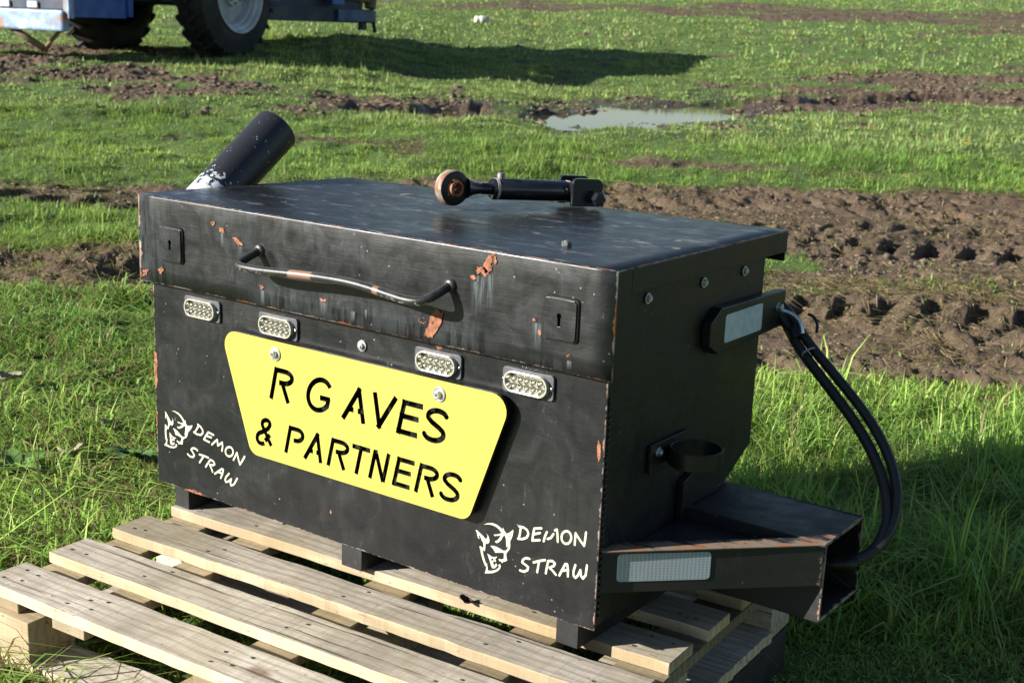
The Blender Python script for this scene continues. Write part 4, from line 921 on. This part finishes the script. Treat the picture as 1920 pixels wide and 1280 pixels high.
# ------------------------------------------------------------------ farm trailer, top left
ph = math.radians(68)
hx = Vector((-(Fx*math.sin(ph)+Rx*math.cos(ph)), -(Fy*math.sin(ph)+Ry*math.cos(ph)), 0)).normalized()      # towards the near (lit) end
nxv = Vector((-Fx*math.cos(ph)+Rx*math.sin(ph), -Fy*math.cos(ph)+Ry*math.sin(ph), 0)).normalized()           # outward on the wheel side
WB = pix(452, 103)                                         # foot of the near wheel's outer face
TR = empty("farm_trailer", WB-nxv*1.2-Vector((0, 0, .05)), label='blue farm trailer with white wheel rims standing in the mud at upper left', cat='trailer')
TR.rotation_euler = (0, 0, math.atan2(nxv.y, nxv.x))       # local x = outward, local y = away from the near end
zsc = 1.0
M_blue = plain("trailer_blue", (.022, .085, .34), .45, 0, .35, 4, .05); M_blue2 = plain("faded_light_blue", (.20, .42, .62), .5, 0, .35, 6)
m, nt, b = newmat("bumper_paint"); g = N(nt); c = g.coord(); f_ = g.noise(c, 3.5, 5, .7)
g.link(g.ramp(f_, [(.40, (.30, .17, .12)), (.47, (.16, .28, .48)), (.58, (.35, .45, .60)), (.7, (.62, .64, .66))]), b.inputs['Base Color']); b.inputs['Roughness'].default_value = .5; M_bump = m
M_tyre = plain("muddy_tyre_rubber", (.018, .017, .016), .8, 0, .4, 6, .3); M_rim = plain("white_rim_paint", (.42, .45, .48), .5, 0, .25, 5); M_rimrust = plain("rim_mud", (.20, .14, .09), .8)
M_chas = plain("chassis_blue_black", (.012, .022, .05), .6, 0, .5, 6)
def wheel(cx, sgn, far=False):
    R_ = .82; wd = .52; Wm = empty("wheel", (cx, 0, R_*1.16-.03)); Wm.parent = TR; Wm.scale = (1.0, 1.16, 1.16)
    X = axis((0, 0, 0), (sgn, 0, 0))
    mb = MB(); mb.lathe([(.47, -wd), (.60, -wd-.01), (.76, -wd+.05), (.80, -wd+.12), (.80, -.12), (.76, -.05), (.62, .0), (.50, -.01), (.47, -.03)], X, 48, closed=True)
    for k in range(22):
        for side in (0, 1):
            a0 = 2*math.pi*(k+.5*side)/22; t0, t1 = (-.02, -wd/2-.03) if side == 0 else (-wd+.02, -wd/2+.03); da = .19
            V = []
            for s_ in range(4):
                u = s_/3; aa = a0+da*u*(1.0); tz = t0+(t1-t0)*u
                rr0 = .74 if s_ == 0 else .79; rr1 = .80 if s_ == 0 else .845
                for (da2, rr_) in ((-.035, rr0), (.035, rr0), (.028, rr1), (-.028, rr1)):
                    V.append(X @ Vector((rr_*math.cos(aa+da2), rr_*math.sin(aa+da2), tz)))
            mb.add(V, [(s_*4+e, (s_+1)*4+e, (s_+1)*4+(e+1) % 4, s_*4+(e+1) % 4) for s_ in range(3) for e in range(4)]+[(0, 1, 2, 3), (15, 14, 13, 12)])
    mb.build("tyre", M_tyre, Wm)
    mb = MB(); mb.lathe([(.475, -.02), (.50, -.0), (.495, .012), (.47, .0), (.455, -.05), (.42, -.06), (.41, -.12), (.395, -.13), (.38, -.24), (.30, -.20), (.18, -.16), (.17, -.10), (.10, -.08), (0, -.08)], X, 48); mb.build("rim", M_rim, Wm)
    for k in range(8):
        mb = MB(); mb.lathe([(.018, 0), (.018, .02), (0, .02)], axis(X @ Vector((.135*math.cos(k*.785), .135*math.sin(k*.785), -.092)), (sgn, 0, 0)), 6, smooth=False); mb.build("wheel_nut", M_rimrust, Wm)
wheel(1.2, 1); wheel(-1.42, -1)
BW = .54; y0t, y1t = -2.8, 5.3; yb = .45
def part(name, lo, hi, mat, bv=.01, parent=TR):
    mb = MB(); mb.box(lo, hi); return mb.build(name, mat, parent, bevel=bv)
XL = -2.3
bd = part("body", (XL+.06, yb, 1.0), (BW-.03, y1t, 2.9), M_blue)
mb = MB()
for k in range(9): y = yb+.1+k*.55; mb.box((BW-.03, y, 1.0), (BW+.03, y+.07, 2.8))
mb.box((BW-.03, yb, 2.8), (BW+.045, y1t, 2.9)); mb.build("side_ribs", M_blue, bd, bevel=.005)
part("tailboard", (XL, y0t-.0, .72), (BW-.05, y0t+.048, 1.12), M_blue2)
for k in range(7): x = XL+.15+k*.42; part("tailboard_rib", (x, y0t-.04, .74), (x+.06, y0t-.001, 1.10), M_blue2, .004)
part("corner_post", (BW-.048, y0t-.05, .48), (BW+.04, y0t+.049, 1.16), M_bump, .006)
part("rear_bumper", (XL, y0t-.10, .32), (BW-.02, y0t+.03, .58), M_bump, .03)
part("crossmember", (XL, y0t+.0, .585), (BW-.06, y0t+.04, .715), M_chas)
for x in (-1.9, -1.0, -.55, -.1):
    mb = MB(); mb.box((x, y0t-.03, .60), (x+.16, y0t-.002, .68)); mb.build("lamp", plain("pale_lamp", (.5, .52, .56), .4), TR, bevel=.005)
part("side_panel", (BW-.04, y0t+.05, .50), (BW-.005, y0t+1.12, .995), M_blue, .004)
mb = MB(); mb.box((BW-.03, y0t+1.12, .52), (BW+.03, y0t+1.22, .995)); mb.build("panel_post", M_blue, TR, bevel=.004)
part("chassis_rail", (.25, y0t+.1, .74), (.42, 5.0, .93), M_chas); part("chassis_rail", (-.95, y0t+.1, .74), (-.78, 5.0, .93), M_chas)
part("axle", (-1.3, -.08, .70), (1.0, .08, .88), M_chas)
part("deck", (XL+.06, y0t+.05, 1.0), (BW-.03, yb-.005, 1.09), M_blue)
part("mudguard", (BW-.02, -.95, 1.95), (1.25, .95, 1.99), M_blue)
part("front_panel", (BW-.02, 1.4, .83), (BW+.10, 1.9, 1.5), M_blue); part("front_panel", (BW-.02, 3.6, .83), (BW+.08, 4.0, 1.5), M_blue)
part("side_beam", (BW-.2, 1.05, .54), (BW-.04, 5.2, .78), M_chas, .01)
part("beam_end", (BW-.25, 3.9, .56), (BW+.02, 5.25, .76), plain("scuffed_blue", (.03, .07, .17), .5, 0, .5, 5), .01)
mb = MB(); mb.tube([(BW-.1, 4.0, .98), (BW-.1, 5.2, .94)], .05, 10); mb.lathe([(.0, -.1), (.10, -.1), (.11, .0), (.10, .08), (0, .08)], axis((BW-.1, 5.25, .90), (0, .2, 1)), 14); mb.build("drawbar_eye", M_rimrust, TR)
mb = MB(); mb.box((BW-.16, 4.9, .42), (BW-.06, 5.05, .58)); mb.tube([(BW-.05, 5.2, .78), (BW-.03, 5.3, .38)], .035, 8); mb.build("parking_stand", M_chas, TR, bevel=.004)
mb = MB(); mb.tube([(-.55, y0t-.05, .44), (.02, y0t+.1, .10)], .045, 8); mb.tube([(-.55, y0t+.08, .36), (.0, y0t+.18, .06)], .03, 8); mb.tube([(.02, y0t+.1, .08), (.28, y0t+.25, .42)], .025, 8); mb.build("rear_stand", M_rimrust, TR)
